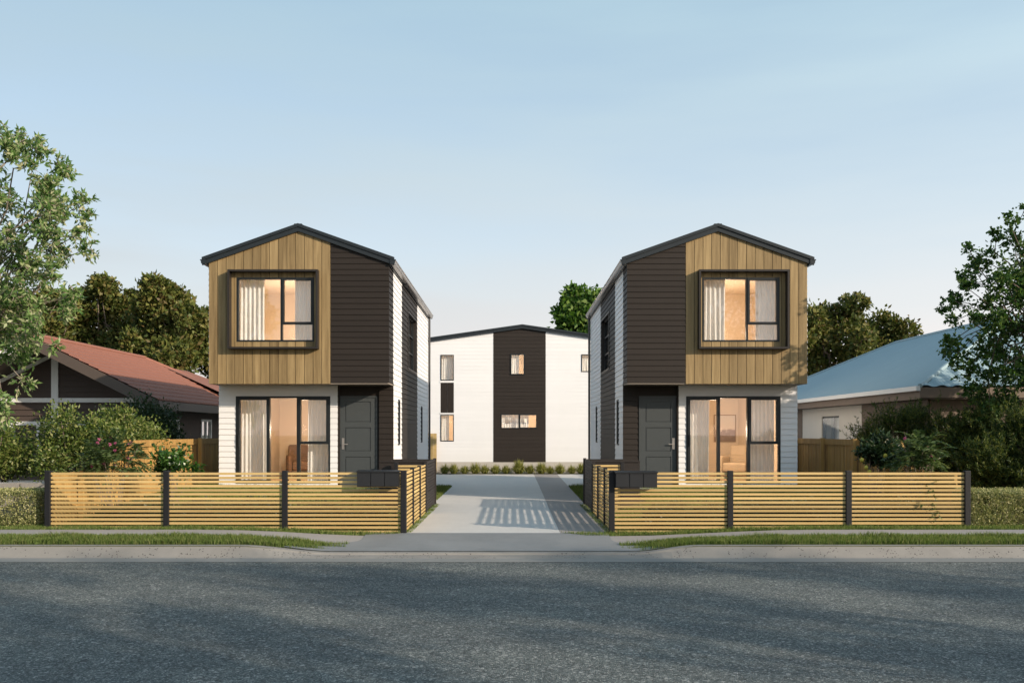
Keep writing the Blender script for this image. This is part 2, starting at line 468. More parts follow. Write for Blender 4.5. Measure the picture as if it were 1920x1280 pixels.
# ------------------------------------------------------------------ townhouses
HW = 4.19                                  # width
YF, YL, YB = 21.25, 22.02, 31.2            # upper front, lower front, back
ZB, ZU, ZW, SL = .40, 2.905, 5.70, .352    # cladding foot, upper floor, wall top at eaves, roof slope
def townhouse(s, x0, side, seedc):
    X = lambda u: x0 + s * u
    root = thing('townhouse', f'narrow two-storey gabled townhouse on the {side} of the driveway, timber boards around its upstairs window', 'house', (X(HW / 2), (YF + YB) / 2, 0), 'pair of gabled townhouses')
    Pf = lambda a, b, o: (X(a), YF - o, b)          # upper front
    Pl = lambda a, b, o: (X(a), YL - o, b)          # lower front
    Pd = lambda a, b, o: (X(a), YL + .07 - o, b)    # door recess
    Pi = lambda a, b, o: (X(-o), a, b)              # side facing the driveway
    Po = lambda a, b, o: (X(HW + o), a, b)          # outer side
    Pb = lambda a, b, o: (X(a), YB + o, b)          # back
    gable = [(-SL, 1, ZW), (SL, 1, ZW + SL * HW)]
    # openings in unmirrored orientation: t measured left to right in the picture
    wu = (1.735, 3.545) if s < 0 else (1.74, 3.55)
    win = (wu[0], wu[1], 3.86, 5.36)
    sl = (1.51, 3.80, .50, 2.615)
    door = (.375, 1.325, .42, 2.625)
    slot1 = (22.92, 23.22, 1.42, 2.57); slot2 = (28.70, 29.0, 1.42, 2.57)
    sidewin = (25.15, 27.30, 3.53, 5.06)
    # timber cladding and weatherboards
    mb = MB(); vboards(mb, Pf, 1.35, HW + .012, ZU - .03, 7, .2037, .012, [win], [(p[0], p[1], p[2]) for p in gable], .022)
    mb.build('timber_cladding', M_wood, root)
    mb = MB(); slab(mb, Pf, (1.352, HW, ZU - .02, 7), [win], gable, -.0056, -.0042); mb.build('backing_board', M_join, root)
    mb = MB()
    lap(mb, Pf, -.022, 1.348, ZU, 7, .1325, (), gable, ZU)
    lap(mb, Pi, YF + .004, YL, ZU, ZW + .02, .1325, (), (), ZU)
    lap(mb, Pi, 23.72, 27.60, ZB, ZW + .02, .1325, [sidewin], (), ZU - 20 * .1325)
    lap(mb, Pl, -.022, .325, ZB, ZU - .002, .1325, (), (), ZU - 20 * .1325)
    lap(mb, Pd, .06, 1.33, ZB, ZU - .002, .1325, [door], (), ZU - 20 * .1325)
    mb.build('dark_weatherboard', M_dark, root)
    mb = MB()
    lap(mb, Pl, 1.33, HW + .022, ZB, ZU - .002, .1355, [sl], (), ZU - 20 * .1355)
    lap(mb, Pi, YL + .002, 23.718, ZB, ZW + .02, .1325, [slot1], (), ZU - 20 * .1325)
    lap(mb, Pi, 27.602, YB, ZB, ZW + .02, .1325, [slot2], (), ZU - 20 * .1325)
    lap(mb, Po, YF + .004, YB, ZU, ZW + .02, .1325, (), (), ZU)
    lap(mb, Po, YL + .004, YB, ZB, ZU, .1325, (), (), ZU - 20 * .1325)
    lap(mb, Pb, 0, HW, ZB, 7, .1325, (), gable, ZU - 20 * .1325)
    mb.build('white_weatherboard', M_white, root)
    # wall cores with the same openings
    mb = MB()
    slab(mb, Pf, (0.0, HW, ZU, 7), [win], gable)
    slab(mb, Pl, (0.0, .30, ZB, ZU - .004)); slab(mb, Pl, (1.335, HW, ZB, ZU - .004), [sl])
    slab(mb, Pd, (.10, 1.5, ZB, ZU - .004), [door])
    slab(mb, Pi, (YF + .11, YB - .1, ZU + .004, ZW), [sidewin]); slab(mb, Pi, (YL + .11, YB - .1, ZB, ZU), [slot1, slot2])
    slab(mb, Po, (YF + .11, YB - .1, ZU + .004, ZW)); slab(mb, Po, (YL + .11, YB - .1, ZB, ZU))
    slab(mb, Pb, (0, HW, ZB, 7), (), gable)
    mb.build('wall', M_cream, root)
    # reveals of the door recess
    mb = MB(); mb.box(min(X(1.29), X(1.335)), max(X(1.29), X(1.335)), YL - .012, YL + .06, ZB, ZU - .004)
    mb.box(min(X(.30), X(.325)), max(X(.30), X(.325)), YL - .012, YL + .06, ZB, ZU - .004)
    mb.build('door_reveal', M_dark, root)
    # rooms behind the two front windows: floor, ceiling, back and side walls
    mb = MB(); xa, xb = sorted((X(1.45), X(HW - .115)))
    for (y0, y1, z0, z1) in ((YF + .12, 25.6, 3.02, 5.62), (YL + .12, 27.2, .46, 2.74)):
        mb.box(xa, xb, y1, y1 + .06, z0, z1); mb.box(min(X(1.39), X(1.45)), max(X(1.39), X(1.45)), y0, y1, z0, z1)
        mb.box(min(X(HW - .115), X(HW - .107)), max(X(HW - .115), X(HW - .107)), y0, y1, z0, z1)
        mb.box(xa, xb, y0, y1 + .06, z1, z1 + .05)
    mb.build('room_wall', M_room, root)
    mb = MB(); mb.box(min(X(.12), X(HW - .12)), max(X(.12), X(HW - .12)), YF + .12, YB - .12, 2.96, 3.02); mb.box(min(X(.12), X(HW - .12)), max(X(.12), X(HW - .12)), YL + .30, YB - .12, .40, .46)
    mb.build('floor', M_floor, root)
    # foundation and door step
    mb = MB(); xa, xb = sorted((X(.05), X(HW - .05))); mb.box(xa, xb, YL + .05, YB - .05, -.1, ZB - .002)
    mb.build('foundation', M_found, root)
    xa, xb = sorted((X(.32), X(1.32))); MB().box(xa, xb, YL - .75, YL + .22, -.05, .40).build('doorstep', M_found, root)
    # soffit under the upper floor
    xa, xb = sorted((X(-.01), X(HW + .01))); mb = MB(); mb.box(xa, xb, YF + .005, YL + .25, ZU - .032, ZU - .003)
    mb.build('soffit', M_soffit, root)
    # roof: two ribbed slabs
    mb = MB(); y0, y1 = YF - .10, YB + .06; mid = HW / 2; ov = .13
    zr = lambda u: ZW + .10 + SL * (u if u < mid else HW - u)
    for (ua, ub) in ((-ov, mid), (mid, HW + ov)):
        za, zb = zr(ua), zr(ub)
        mb.hexa([(X(ua), y0, za), (X(ub), y0, zb), (X(ub), y1, zb), (X(ua), y1, za), (X(ua), y0, za + .035), (X(ub), y0, zb + .035), (X(ub), y1, zb + .035), (X(ua), y1, za + .035)])
        y = y0 + .1
        while y < y1 - .1:
            mb.hexa([(X(ua), y, za + .035), (X(ub), y, zb + .035), (X(ub), y + .07, zb + .035), (X(ua), y + .07, za + .035), (X(ua), y + .02, za + .06), (X(ub), y + .02, zb + .06), (X(ub), y + .05, zb + .06), (X(ua), y + .05, za + .06)])
            y += .25
    mb.box(min(X(mid - .09), X(mid + .09)), max(X(mid - .09), X(mid + .09)), y0, y1, zr(mid) + .02, zr(mid) + .068)
    roof = mb.build('roof', M_roof, root)
    # barge boards front and back: fascia and its capping
    for (yy, d) in ((YF - .03, -1), (YB + .03, 1)):
        mb = MB()
        for (lo, hi, pr) in ((-.005, .105, .045), (.107, .178, .075)):
            for (ua, ub) in ((-ov - .02, mid), (mid, HW + ov + .02)):
                za, zb = ZW + SL * (ua if ua < mid else HW - ua), ZW + SL * (ub if ub <= mid else HW - ub)
                ya, yb = sorted((yy, yy + d * pr))
                mb.hexa([(X(ua), ya, za + lo), (X(ub), ya, zb + lo), (X(ub), yb, zb + lo), (X(ua), yb, za + lo), (X(ua), ya, za + hi), (X(ub), ya, zb + hi), (X(ub), yb, zb + hi), (X(ua), yb, za + hi)])
        mb.build('barge_board', M_roof, root)
    # fascia boards and gutters along both eaves
    for (u, d) in ((0, -1), (HW, 1)):
        e = u + d * .03; gm = MB()
        MB().box(min(X(e), X(u + d * .055)), max(X(e), X(u + d * .055)), YF - .02, YB, ZW - .06, ZW + .10).build('fascia', M_roof, root)
        # gutter section: (outward, z)
        sec = [(.06, .055), (.06, -.03), (.145, -.03), (.165, .0), (.165, .035), (.185, .06), (.185, .075), (.172, .075), (.15, .04), (.15, -.01), (.075, -.015), (.075, .055)]
        i0 = len(gm.v); n = len(sec)
        for yy in (YF - .09, YB + .02): gm.v += [(X(u + d * o_), yy, ZW - .005 + z_) for o_, z_ in sec]
        for k in range(n): gm.f.append((i0 + k, i0 + (k + 1) % n, i0 + n + (k + 1) % n, i0 + n + k))
        g = gm.build('gutter', M_gutter, root)
    for (u, d) in ((0, -1), (HW, 1)):
        for yy in (YF - .097, YB + .02):
            MB().prism(lambda a, b, o, u=u, d=d: (X(u + d * a), yy + o, ZW - .005 + b), [(.055, .078), (.055, -.034), (.148, -.034), (.170, .0), (.170, .035), (.192, .062), (.192, .078)], lambda a, b: .0065, 0.).build('stop_end', M_roof, g)
    MB().tube([(X(-.07), YB - .12, ZW - .02), (X(-.07), YB - .12, .0)], .037, 10).build('downpipe', M_pipe, root)
    # upstairs window in its projecting surround
    su = (1.61, 3.71, 3.68, 5.52) if s < 0 else (1.63, 3.73, 3.68, 5.52)
    mb = MB(); frame_bars(mb, Pf, su, .045, .024, .205)
    mb.build('window_surround', M_surround, root)
    L2R = (lambda q: -q) if s < 0 else (lambda q: q)
    lo, hi = (win[1], win[0]) if s < 0 else (win[0], win[1])      # picture left / right in u
    up = lambda f: lo + (hi - lo) * f
    def R2(f0, f1, b0, b1): a, b = sorted((up(f0), up(f1))); return (a, b, b0, b1)
    fl = R2(0, 1, win[2], win[3])
    window(root, Pf, fl, .04, -.07, .028, bars=[R2(.566, .592, 3.90, 5.32), R2(.592, .978, 4.265, 4.305)],
           sashes=[R2(.585, .988, 4.272, 5.345)], panes=[R2(.02, .57, 3.89, 5.33), R2(.59, .98, 3.89, 4.27), R2(.60, .97, 4.30, 5.32)])
    # sliding door below
    lo2, hi2 = (sl[1], sl[0]) if s < 0 else (sl[0], sl[1])
    up2 = lambda f: lo2 + (hi2 - lo2) * f
    def S2(f0, f1, b0, b1): a, b = sorted((up2(f0), up2(f1))); return (a, b, b0, b1)
    sd = window(root, Pl, sl, .045, -.09, .030, bars=[S2(.645, .680, .545, 2.57), S2(.68, .98, 1.455, 1.495), S2(.335, .36, .545, 2.57)],
                sashes=[S2(.018, .350, .535, 2.58), S2(.664, .982, 1.47, 2.58)],
                panes=[S2(.04, .34, .58, 2.53), S2(.35, .66, .55, 2.57), S2(.68, .98, 1.50, 2.54), S2(.68, .98, .55, 1.46)], name='sliding_door', sasht=.055)
    hb = S2(.030, .040, 1.40, 1.68); MB().pbox(Pl, hb[0], hb[1], hb[2], hb[3], .046, .085).build('handle', M_join, sd)
    # front door
    dm = MB(); frame_bars(dm, Pd, door, .035, -.06, .035)
    d0, d1 = door[0] + .036, door[1] - .036
    fd = dm.build('front_door', M_door, root)
    lm = MB()
    panels = [(1.99, 2.49), (1.28, 1.86), (.60, 1.15)]
    pr = [(d0 + .13, d1 - .13, a, b) for a, b in panels]
    for rc in cut((d0, d1, .46, 2.588), pr): lm.pbox(Pd, rc[0], rc[1], rc[2], rc[3], -.035, .012)
    for q in pr:
        lm.pbox(Pd, q[0], q[1], q[2], q[3], -.03, -.010); lm.pbox(Pd, q[0] + .018, q[1] - .018, q[2] + .018, q[3] - .018, -.010, .004)
    lm.build('door_panel', M_door, fd)
    hx = d1 - .075
    hm = MB(); hm.pbox(Pd, hx - .03, hx + .03, 1.33, 1.60, .012, .022); hm.pbox(Pd, hx - .012, hx + .012, 1.44, 1.465, .02, .06)
    hm.pbox(Pd, hx - .125, hx + .012, 1.442, 1.464, .052, .068); hm.pbox(Pd, hx - .012, hx + .012, 1.535, 1.56, .02, .034)
    hm.build('handle', M_handle if s < 0 else M_handle, fd)
    # upstairs side window in its surround
    mb = MB(); q = sidewin; frame_bars(mb, Pi, (q[0] - .05, q[1] + .05, q[2] - .05, q[3] + .05), .052, -.10, .034); mb.build('window_surround', M_surround, root)
    za, zb = q[2], q[3]; h3 = (zb - za) / 3; ym = (q[0] + q[1]) / 2
    window(root, lambda a, b, o: Pi(a, b, o - .085), q, .04, -.05, .02, bars=[(ym - .02, ym + .02, za + .04, zb - .04)] + [(a, b, za + k * h3 - .02, za + k * h3 + .02) for k in (1, 2) for a, b in ((q[0] + .04, ym - .021), (ym + .021, q[1] - .04))])
    for q in (slot1, slot2):
        window(root, Pi, q, .035, -.07, .04)
    # warm ceiling lamps of the two rooms
    for (yy, zz, pw) in ((23.6, 4.3, 72), (24.3, 1.8, 80)):
        ld = bpy.data.lights.new('ceiling_lamp', 'POINT'); ld.energy = pw * LAMP; ld.color = (1., .76, .53); ld.shadow_soft_size = .16
        lo_ = bpy.data.objects.new('ceiling_lamp', ld); COL.objects.link(lo_); lo_.location = (X(2.75), yy, zz)
    # curtains
    xw0, xw1 = sorted((X(win[0]), X(win[1]))); w = xw1 - xw0
    xs0, xs1 = sorted((X(sl[0]), X(sl[1]))); v = xs1 - xs0
    H = f'{side} townhouse'
    curtain(f'white pleated curtain at the left side of the {H} upstairs window', xw0 - .05, xw0 + w * .32, YF + .22, 3.4, 5.5, 6, seed=seedc)
    curtain(f'white pleated curtain at the right side of the {H} upstairs window', xw0 + w * .72, xw1 + .05, YF + .22, 3.4, 5.5, 6, seed=seedc + 1)
    if s < 0:
        curtain(f'white curtain behind the left pane of the {H} sliding door', xs0 + .0, xs0 + v * .30, YL + .26, .49, 2.7, 7, seed=seedc + 2)
        curtain(f'white curtain behind the right panes of the {H} sliding door', xs0 + v * .735, xs1 + .02, YL + .26, .49, 2.7, 6, seed=seedc + 3)
    else:
        curtain(f'white curtain behind the left pane of the {H} sliding door', xs0 - .03, xs0 + v * .265, YL + .26, .49, 2.7, 7, seed=seedc + 2)
        curtain(f'white curtain behind the right panes of the {H} sliding door', xs0 + v * .67, xs1 - .08, YL + .26, .49, 2.7, 7, seed=seedc + 3)
    return root
LAMP = 1.0
townhouse(-1, -2.90, 'left', 10)
townhouse(1, 2.715, 'right', 20)

def armchair(label, x, y, rz, col, n):
    root = thing('armchair', label, 'armchair', (x, y, .46)); m = pbr('armchair_cloth' + n, col, .85, noise=(8, .12))
    c, s_ = math.cos(rz), math.sin(rz)
    P = lambda a, b, o: (x + c * a - s_ * o, y + s_ * a + c * o, .46 + b)
    def soft(mb, name):
        o = mb.build(name, m, root); bv = o.modifiers.new('round', 'BEVEL'); bv.width = .05; bv.segments = 3; return o
    soft(MB().pbox(P, -.34, .34, .18, .44, -.30, .34), 'seat')
    mb = MB(); mb.hexa([P(-.40, .2, .30), P(.40, .2, .30), P(.40, .2, .44), P(-.40, .2, .44), P(-.37, .92, .42), P(.37, .92, .42), P(.37, .92, .55), P(-.37, .92, .55)]); soft(mb, 'backrest')
    for q in (-1, 1):
        soft(MB().pbox(P, min(q * .345, q * .46), max(q * .345, q * .46), .12, .62, -.30, .36), 'armrest')
        for k in (-.24, .30): MB().pbox(P, q * .36 - .02, q * .36 + .02, 0, .13, k - .02, k + .02).build('leg', M_floor, root)
armchair('brown armchair inside the left townhouse behind its sliding door', -6.05, 26.3, .35, (.16, .09, .055), '_brown')
armchair('cream armchair inside the right townhouse behind its sliding door', 6.30, 25.3, -.6, (.42, .33, .24), '_cream')
t = thing('picture', 'framed landscape picture hanging on the right townhouse living room wall', 'picture', (6.35, 27.16, 1.6))
mb = MB(); frame_bars(mb, lambda a, b, o: (6.05 + a, 27.19 - o, 1.45 + b), (0, .66, 0, .82), .025, .0, .03); mb.build('frame', M_floor, t)
tt = NT('picture_print'); gsep = tt.new('ShaderNodeSeparateXYZ'); tt.link(tt.coords(), gsep.inputs[0])
fz = tt.math('ADD', gsep.outputs[2], tt.math('MULTIPLY', tt.noise(tt.coords((4, 1, 4)), 2.), .5))
tt.link(tt.ramp(fz, [(.2, (.20, .13, .10)), (.42, (.32, .24, .22)), (.5, (.75, .66, .58)), (.9, (.70, .66, .62))]), tt.b.inputs['Base Color'])
MB().box(6.075, 6.685, 27.175, 27.18, 1.475, 2.245).build('canvas', tt.m, t)

# ------------------------------------------------------------------ rear building
def rear():
    Y = 38.2; k = F / Y
    root = thing('rear_house', 'wide white two-storey building with a dark central stripe at the end of the driveway', 'house', (.4, Y + 4, 0))
    P = lambda a, b, o: (a, Y - o, b)
    xL, xR, xm = -6.9, 7.7, .43
    wins = [(-3.01, -2.45, 3.93, 5.01), (-3.01, -2.45, 1.37, 2.49), (-.07, .54, 4.16, 5.05), (-.47, 1.06, 1.91, 2.52), (2.92, 3.86, 4.29, 5.03)]
    slope = .142; zt = 6.16
    pl = [(-slope, 1, zt - slope * xm), (slope, 1, zt + slope * xm)]
    panel = (-3.01, -2.45, 2.53, 3.88)
    mb = MB()
    lap(mb, P, xL, -.792, .50, 7, .155, wins + [panel], pl, .5, .011, .005); lap(mb, P, 1.422, xR, .50, 7, .155, wins, pl, .5, .011, .005)
    mb.build('white_weatherboard', M_white, root)
    mb = MB(); lap(mb, P, -.788, 1.418, .50, 7, .155, wins, pl, .5, .018, .006); mb.build('dark_weatherboard', M_dark, root)
    mb = MB(); vboards(mb, P, panel[0], panel[1], panel[2] + .045, panel[3] - .045, .28, .008, th=.012); mb.build('dark_panel', M_dark, root)
    for z in (panel[2], panel[3] - .04): MB().pbox(P, panel[0] - .03, panel[1] + .03, z, z + .04, 0, .03).build('trim', M_trim, root)
    mb = MB(); slab(mb, P, (xL, xR, .45, 7), wins, pl)
    mb.box(xL, xL + .1, Y + .12, Y + 8, .45, 5.1); mb.box(xR - .1, xR, Y + .12, Y + 8, .45, 5.1); mb.box(xL, xR, Y + 7.9, Y + 8, .45, 5.1)
    mb.build('wall', M_cream, root)
    MB().box(xL + .03, xR - .03, Y - .004, Y + 7.9, -.1, .498).build('foundation', M_found, root)
    mb = MB()
    for (a, b) in ((xL - .2, xm), (xm, xR + .2)):
        za = zt + .012 - slope * abs(a - xm); zb = zt + .012 - slope * abs(b - xm)
        mb.hexa([(a, Y - .06, za), (b, Y - .06, zb), (b, Y + 8.1, zb), (a, Y + 8.1, za), (a, Y - .06, za + .06), (b, Y - .06, zb + .06), (b, Y + 8.1, zb + .06), (a, Y + 8.1, za + .06)])
    mb.build('roof', M_roof, root)
    mb = MB()
    for (lo, hi, pr) in ((-.045, .055, .10), (.057, .125, .13)):
        for (a, b) in ((xL - .22, xm), (xm, xR + .22)):
            za = zt - slope * abs(a - xm); zb = zt - slope * abs(b - xm)
            mb.hexa([(a, Y - pr, za + lo), (b, Y - pr, zb + lo), (b, Y - .062, zb + lo), (a, Y - .062, za + lo), (a, Y - pr, za + hi), (b, Y - pr, zb + hi), (b, Y - .062, zb + hi), (a, Y - .062, za + hi)])
    mb.build('barge_board', M_roof, root)
    names = ['tall upper window', 'tall lower window', 'small square window in the dark stripe', 'long low window in the dark stripe', 'window at the right edge']
    for i, q in enumerate(wins):
        bars = [((.27, .31, q[2] + .03, q[3] - .03))] if i == 3 else []
        sash = [(.31, q[1] - .01, q[2] + .01, q[3] - .01)] if i == 3 else ([(q[0] + .01, q[1] - .01, q[2] + .01, q[3] - .01)] if i == 2 else [])
        window(root, P, q, .035, -.06, .025, bars=bars, sashes=sash, sasht=.04)
        f = [1.0, .62, .6, .5, .5][i]
        curtain(f'pale curtain behind the {names[i]} of the rear building', q[0] - .02, q[0] + (q[1] - q[0]) * f, Y + .17, q[2] - .2, q[3] + .1, [7, 5, 5, 7, 5][i], .014, seed=40 + i)
    curtain('pale curtain behind the right half of the long low window of the rear building', .33, .70, Y + .17, 1.75, 2.6, 4, .014, seed=49)
    mb = MB()
    mb.box(xL + .12, xR - .12, Y + 2.6, Y + 2.66, .6, 5.2); mb.box(xL + .12, xR - .12, Y + .12, Y + 2.6, 2.9, 3.1); mb.box(xL + .12, xR - .12, Y + .12, Y + 2.6, .55, .6)
    mb.box(xL + .12, xR - .12, Y + .12, Y + 2.6, 5.20, 5.24)
    for x in (-1.6, 2.0): mb.box(x, x + .06, Y + .12, Y + 2.6, .6, 5.2)
    mb.build('room_wall', M_room, root)
    for (x, z, pw) in ((-2.75, 4.6, 26), (-2.75, 2.2, 40), (.3, 4.6, 30), (.3, 2.5, 42), (3.3, 4.7, 36)):
        ld = bpy.data.lights.new('ceiling_lamp', 'POINT'); ld.energy = pw * LAMP; ld.color = (1., .72, .46); ld.shadow_soft_size = .12
        lo_ = bpy.data.objects.new('ceiling_lamp', ld); COL.objects.link(lo_); lo_.location = (x, Y + 1.2, z)
rear()

# ------------------------------------------------------------------ neighbour with the red tiled roof
def red_house():
    root = thing('tiled_house', 'single-storey brown weatherboard house with red tiled gable roof and white trim, left of the townhouses', 'house', (-14.9, 34, 0))
    xr, zr_, xe, ze = -14.9, 4.73, -10.94, 2.75
    y0, y1 = 28.0, 36.7; sl = (zr_ - ze) / (xe - xr); xw = -2 * (xe - xr) + xe      # xw: left eave
    mb = MB()
    # stepped courses of tiles on both slopes, each course with a rolled lower edge
    n = 13
    for side in (1, -1):
        for k in range(n):
            f0, f1 = k / n, (k + 1) / n
            xa = xr + side * (xe - xr) * f0; xb = xr + side * (xe - xr) * f1
            za = zr_ - (zr_ - ze) * f0; zb = zr_ - (zr_ - ze) * f1
            far_a, far_b = y1 + abs(xa - xr), y1 + abs(xb - xr)
            y = y0; m = 44
            for j in range(m):
                ya0 = y0 + (far_a - y0) * j / m; ya1 = y0 + (far_a - y0) * (j + .97) / m; yb0 = y0 + (far_b - y0) * j / m; yb1 = y0 + (far_b - y0) * (j + .97) / m
                ym_a, ym_b = (ya0 + ya1) / 2, (yb0 + yb1) / 2
                mb.poly([(xa, ya0, za + .005), (xa, ym_a, za + .03), (xb, ym_b, zb + .065), (xb, yb0, zb + .035)])
                mb.poly([(xa, ym_a, za + .03), (xa, ya1, za + .005), (xb, yb1, zb + .035), (xb, ym_b, zb + .065)])
                mb.poly([(xb, yb0, zb + .035), (xb, ym_b, zb + .065), (xb, yb1, zb + .035), (xb, yb1, zb), (xb, yb0, zb)])
    w = xe - xr
    mb.poly([(xr, y1, zr_), (xe, y1 + w, ze), (xw, y1 + w, ze)])
    mb.poly([(xr, y0 + .02, zr_ - .02), (xe, y0 + .02, ze - .02), (xe, y1 + w, ze - .02), (xr, y1, zr_ - .02)]); mb.poly([(xr, y0 + .02, zr_ - .02), (xw, y0 + .02, ze - .02), (xw, y1 + w, ze - .02), (xr, y1, zr_ - .02)])
    # lower ridge running on behind the hip
    mb.poly([(-14.19, 37.0, 4.42), (-14.19, 39.6, 4.42), (-10.3, 43.5, 2.75), (-10.3, 36, 2.75)]); mb.poly([(-14.19, 37.0, 4.42), (-14.19, 39.6, 4.42), (-18, 43.5, 2.75), (-18, 36, 2.75)]); mb.poly([(-14.19, 39.6, 4.42), (-10.3, 43.5, 2.75), (-18, 43.5, 2.75)])
    roof = mb.build('roof', M_tile, root, fixn=False)
    mb = MB(); mb.tube([(xr, y0 - .02, zr_ + .03), (xr, y1, zr_ + .03)], .09, 8); mb.tube([(xr, y1, zr_ + .02), (xe, y1 + w, ze + .04)], .08, 8); mb.build('ridge_tile', M_tile, roof)
    mb = MB()
    for (xa, za, xb, zb, lo, hi) in ((xr, zr_, xe, ze, -.36, -.025),):
        mb.hexa([(xa, y0 - .03, za + lo), (xb, y0 - .03, zb + lo), (xb, y0 + .03, zb + lo), (xa, y0 + .03, za + lo), (xa, y0 - .03, za + hi), (xb, y0 - .03, zb + hi), (xb, y0 + .03, zb + hi), (xa, y0 + .03, za + hi)])
    mb.box(xe - .03, xe + .03, y0 + .03, y1 + w, ze - .30, ze - .03)
    mb.build('fascia', M_fasc, root)
    mb = MB(); mb.hexa([(xw, y0 - .03, ze - .34), (xr, y0 - .03, zr_ - .34), (xr, y0 + .03, zr_ - .34), (xw, y0 + .03, ze - .34), (xw, y0 - .03, ze - .03), (xr, y0 - .03, zr_ - .03), (xr, y0 + .03, zr_ - .03), (xw, y0 + .03, ze - .03)])
    mb.build('barge_board', M_trim, root)
    # sloping soffits under the deep front overhang
    yw = 29.6; mb = MB(); so = -.34
    mb.box(-12.05, xe - .03, yw, y1 + w, ze - .29, ze - .26)
    for (xa, za, xb, zb) in ((xr, zr_, xe, ze), (xr, zr_, xw, ze)):
        mb.hexa([(xa, y0 + .03, za + so), (xb, y0 + .03, zb + so), (xb, yw, zb + so), (xa, yw, za + so), (xa, y0 + .03, za + so + .03), (xb, y0 + .03, zb + so + .03), (xb, yw, zb + so + .03), (xa, yw, za + so + .03)])
    mb.build('soffit', M_fasc, root)
    P = lambda a, b, o: (a, yw - o, b)
    pl = [(sl, 1, zr_ + so + sl * xr), (-sl, 1, zr_ + so - sl * xr)]
    xc = -12.0; xcl = xr - (xc - xr)
    fw = [(-15.5, -13.6, .95, 2.0), (-17.6, -16.2, .95, 2.0)]
    mb = MB(); lap(mb, P, xcl, xc, .2, 5, .19, fw, pl, .2, .045, .006)
    Ps = lambda a, b, o: (xc + o, a, b)
    sw = [(31.2, 32.6, 1.35, 2.2), (34.9, 36.1, 1.35, 2.25)]
    lap(mb, Ps, yw, 40.5, .2, 2.46, .17, sw, (), .2, .034, .008)
    mb.build('brown_weatherboard', M_brown, root)
    mb = MB(); slab(mb, P, (xcl, xc, 0, 5), fw, pl); slab(mb, Ps, (yw + .1, 40.5, 0, 2.455), sw); mb.box(xcl, xc, 33, 33.1, .2, 2.4); mb.box(xcl, xcl + .1, yw, 40.5, 0, 2.4)
    mb.build('wall', M_cream, root)
    mb = MB()
    mb.pbox(P, xr - .10, xr + .12, .3, zr_ + so - .02, .03, .09)
    mb.pbox(P, xcl, xc + .03, 2.72, 2.86, .032, .085); mb.pbox(P, xcl, xr - .11, 1.98, 2.10, .032, .08); mb.pbox(P, xr + .13, xr + 1.4, 1.98, 2.10, .032, .08)
    mb.pbox(P, xc - .14, xc + .035, .2, 2.715, .032, .095)
    for d in (1, -1):
        xa, xb = xr + d * .14, xr + d * (xc - xr) * 1.0
        za = zr_ + so - sl * .14 - .03; zb = zr_ + so - sl * abs(xb - xr) - .03
        ya, yb = yw - .078, yw - .032
        mb.hexa([(xa, ya, za - .13), (xb, ya, zb - .13), (xb, yb, zb - .13), (xa, yb, za - .13), (xa, ya, za), (xb, ya, zb), (xb, yb, zb), (xa, yb, za)])
    mb.build('timber_trim', M_trim, root)
    mb = MB(); mb.box(-18.35, -18.15, y0 + .2, y0 + .4, 0, 2.95); mb.box(-16.6, -16.42, y0 + .25, y0 + .43, 0, 3.5); mb.build('verandah_post', M_trim, root)
    for q in fw: window(root, P, q, .09, -.05, .05, bars=[((q[0] + q[1]) / 2 - .03, (q[0] + q[1]) / 2 + .03, q[2] + .09, q[3] - .09)], mat=M_trim)
    for q in sw: window(root, Ps, q, .09, -.05, .05, bars=[((q[0] + q[1]) / 2 - .03, (q[0] + q[1]) / 2 + .03, q[2] + .09, q[3] - .09)], mat=M_trim)
red_house()

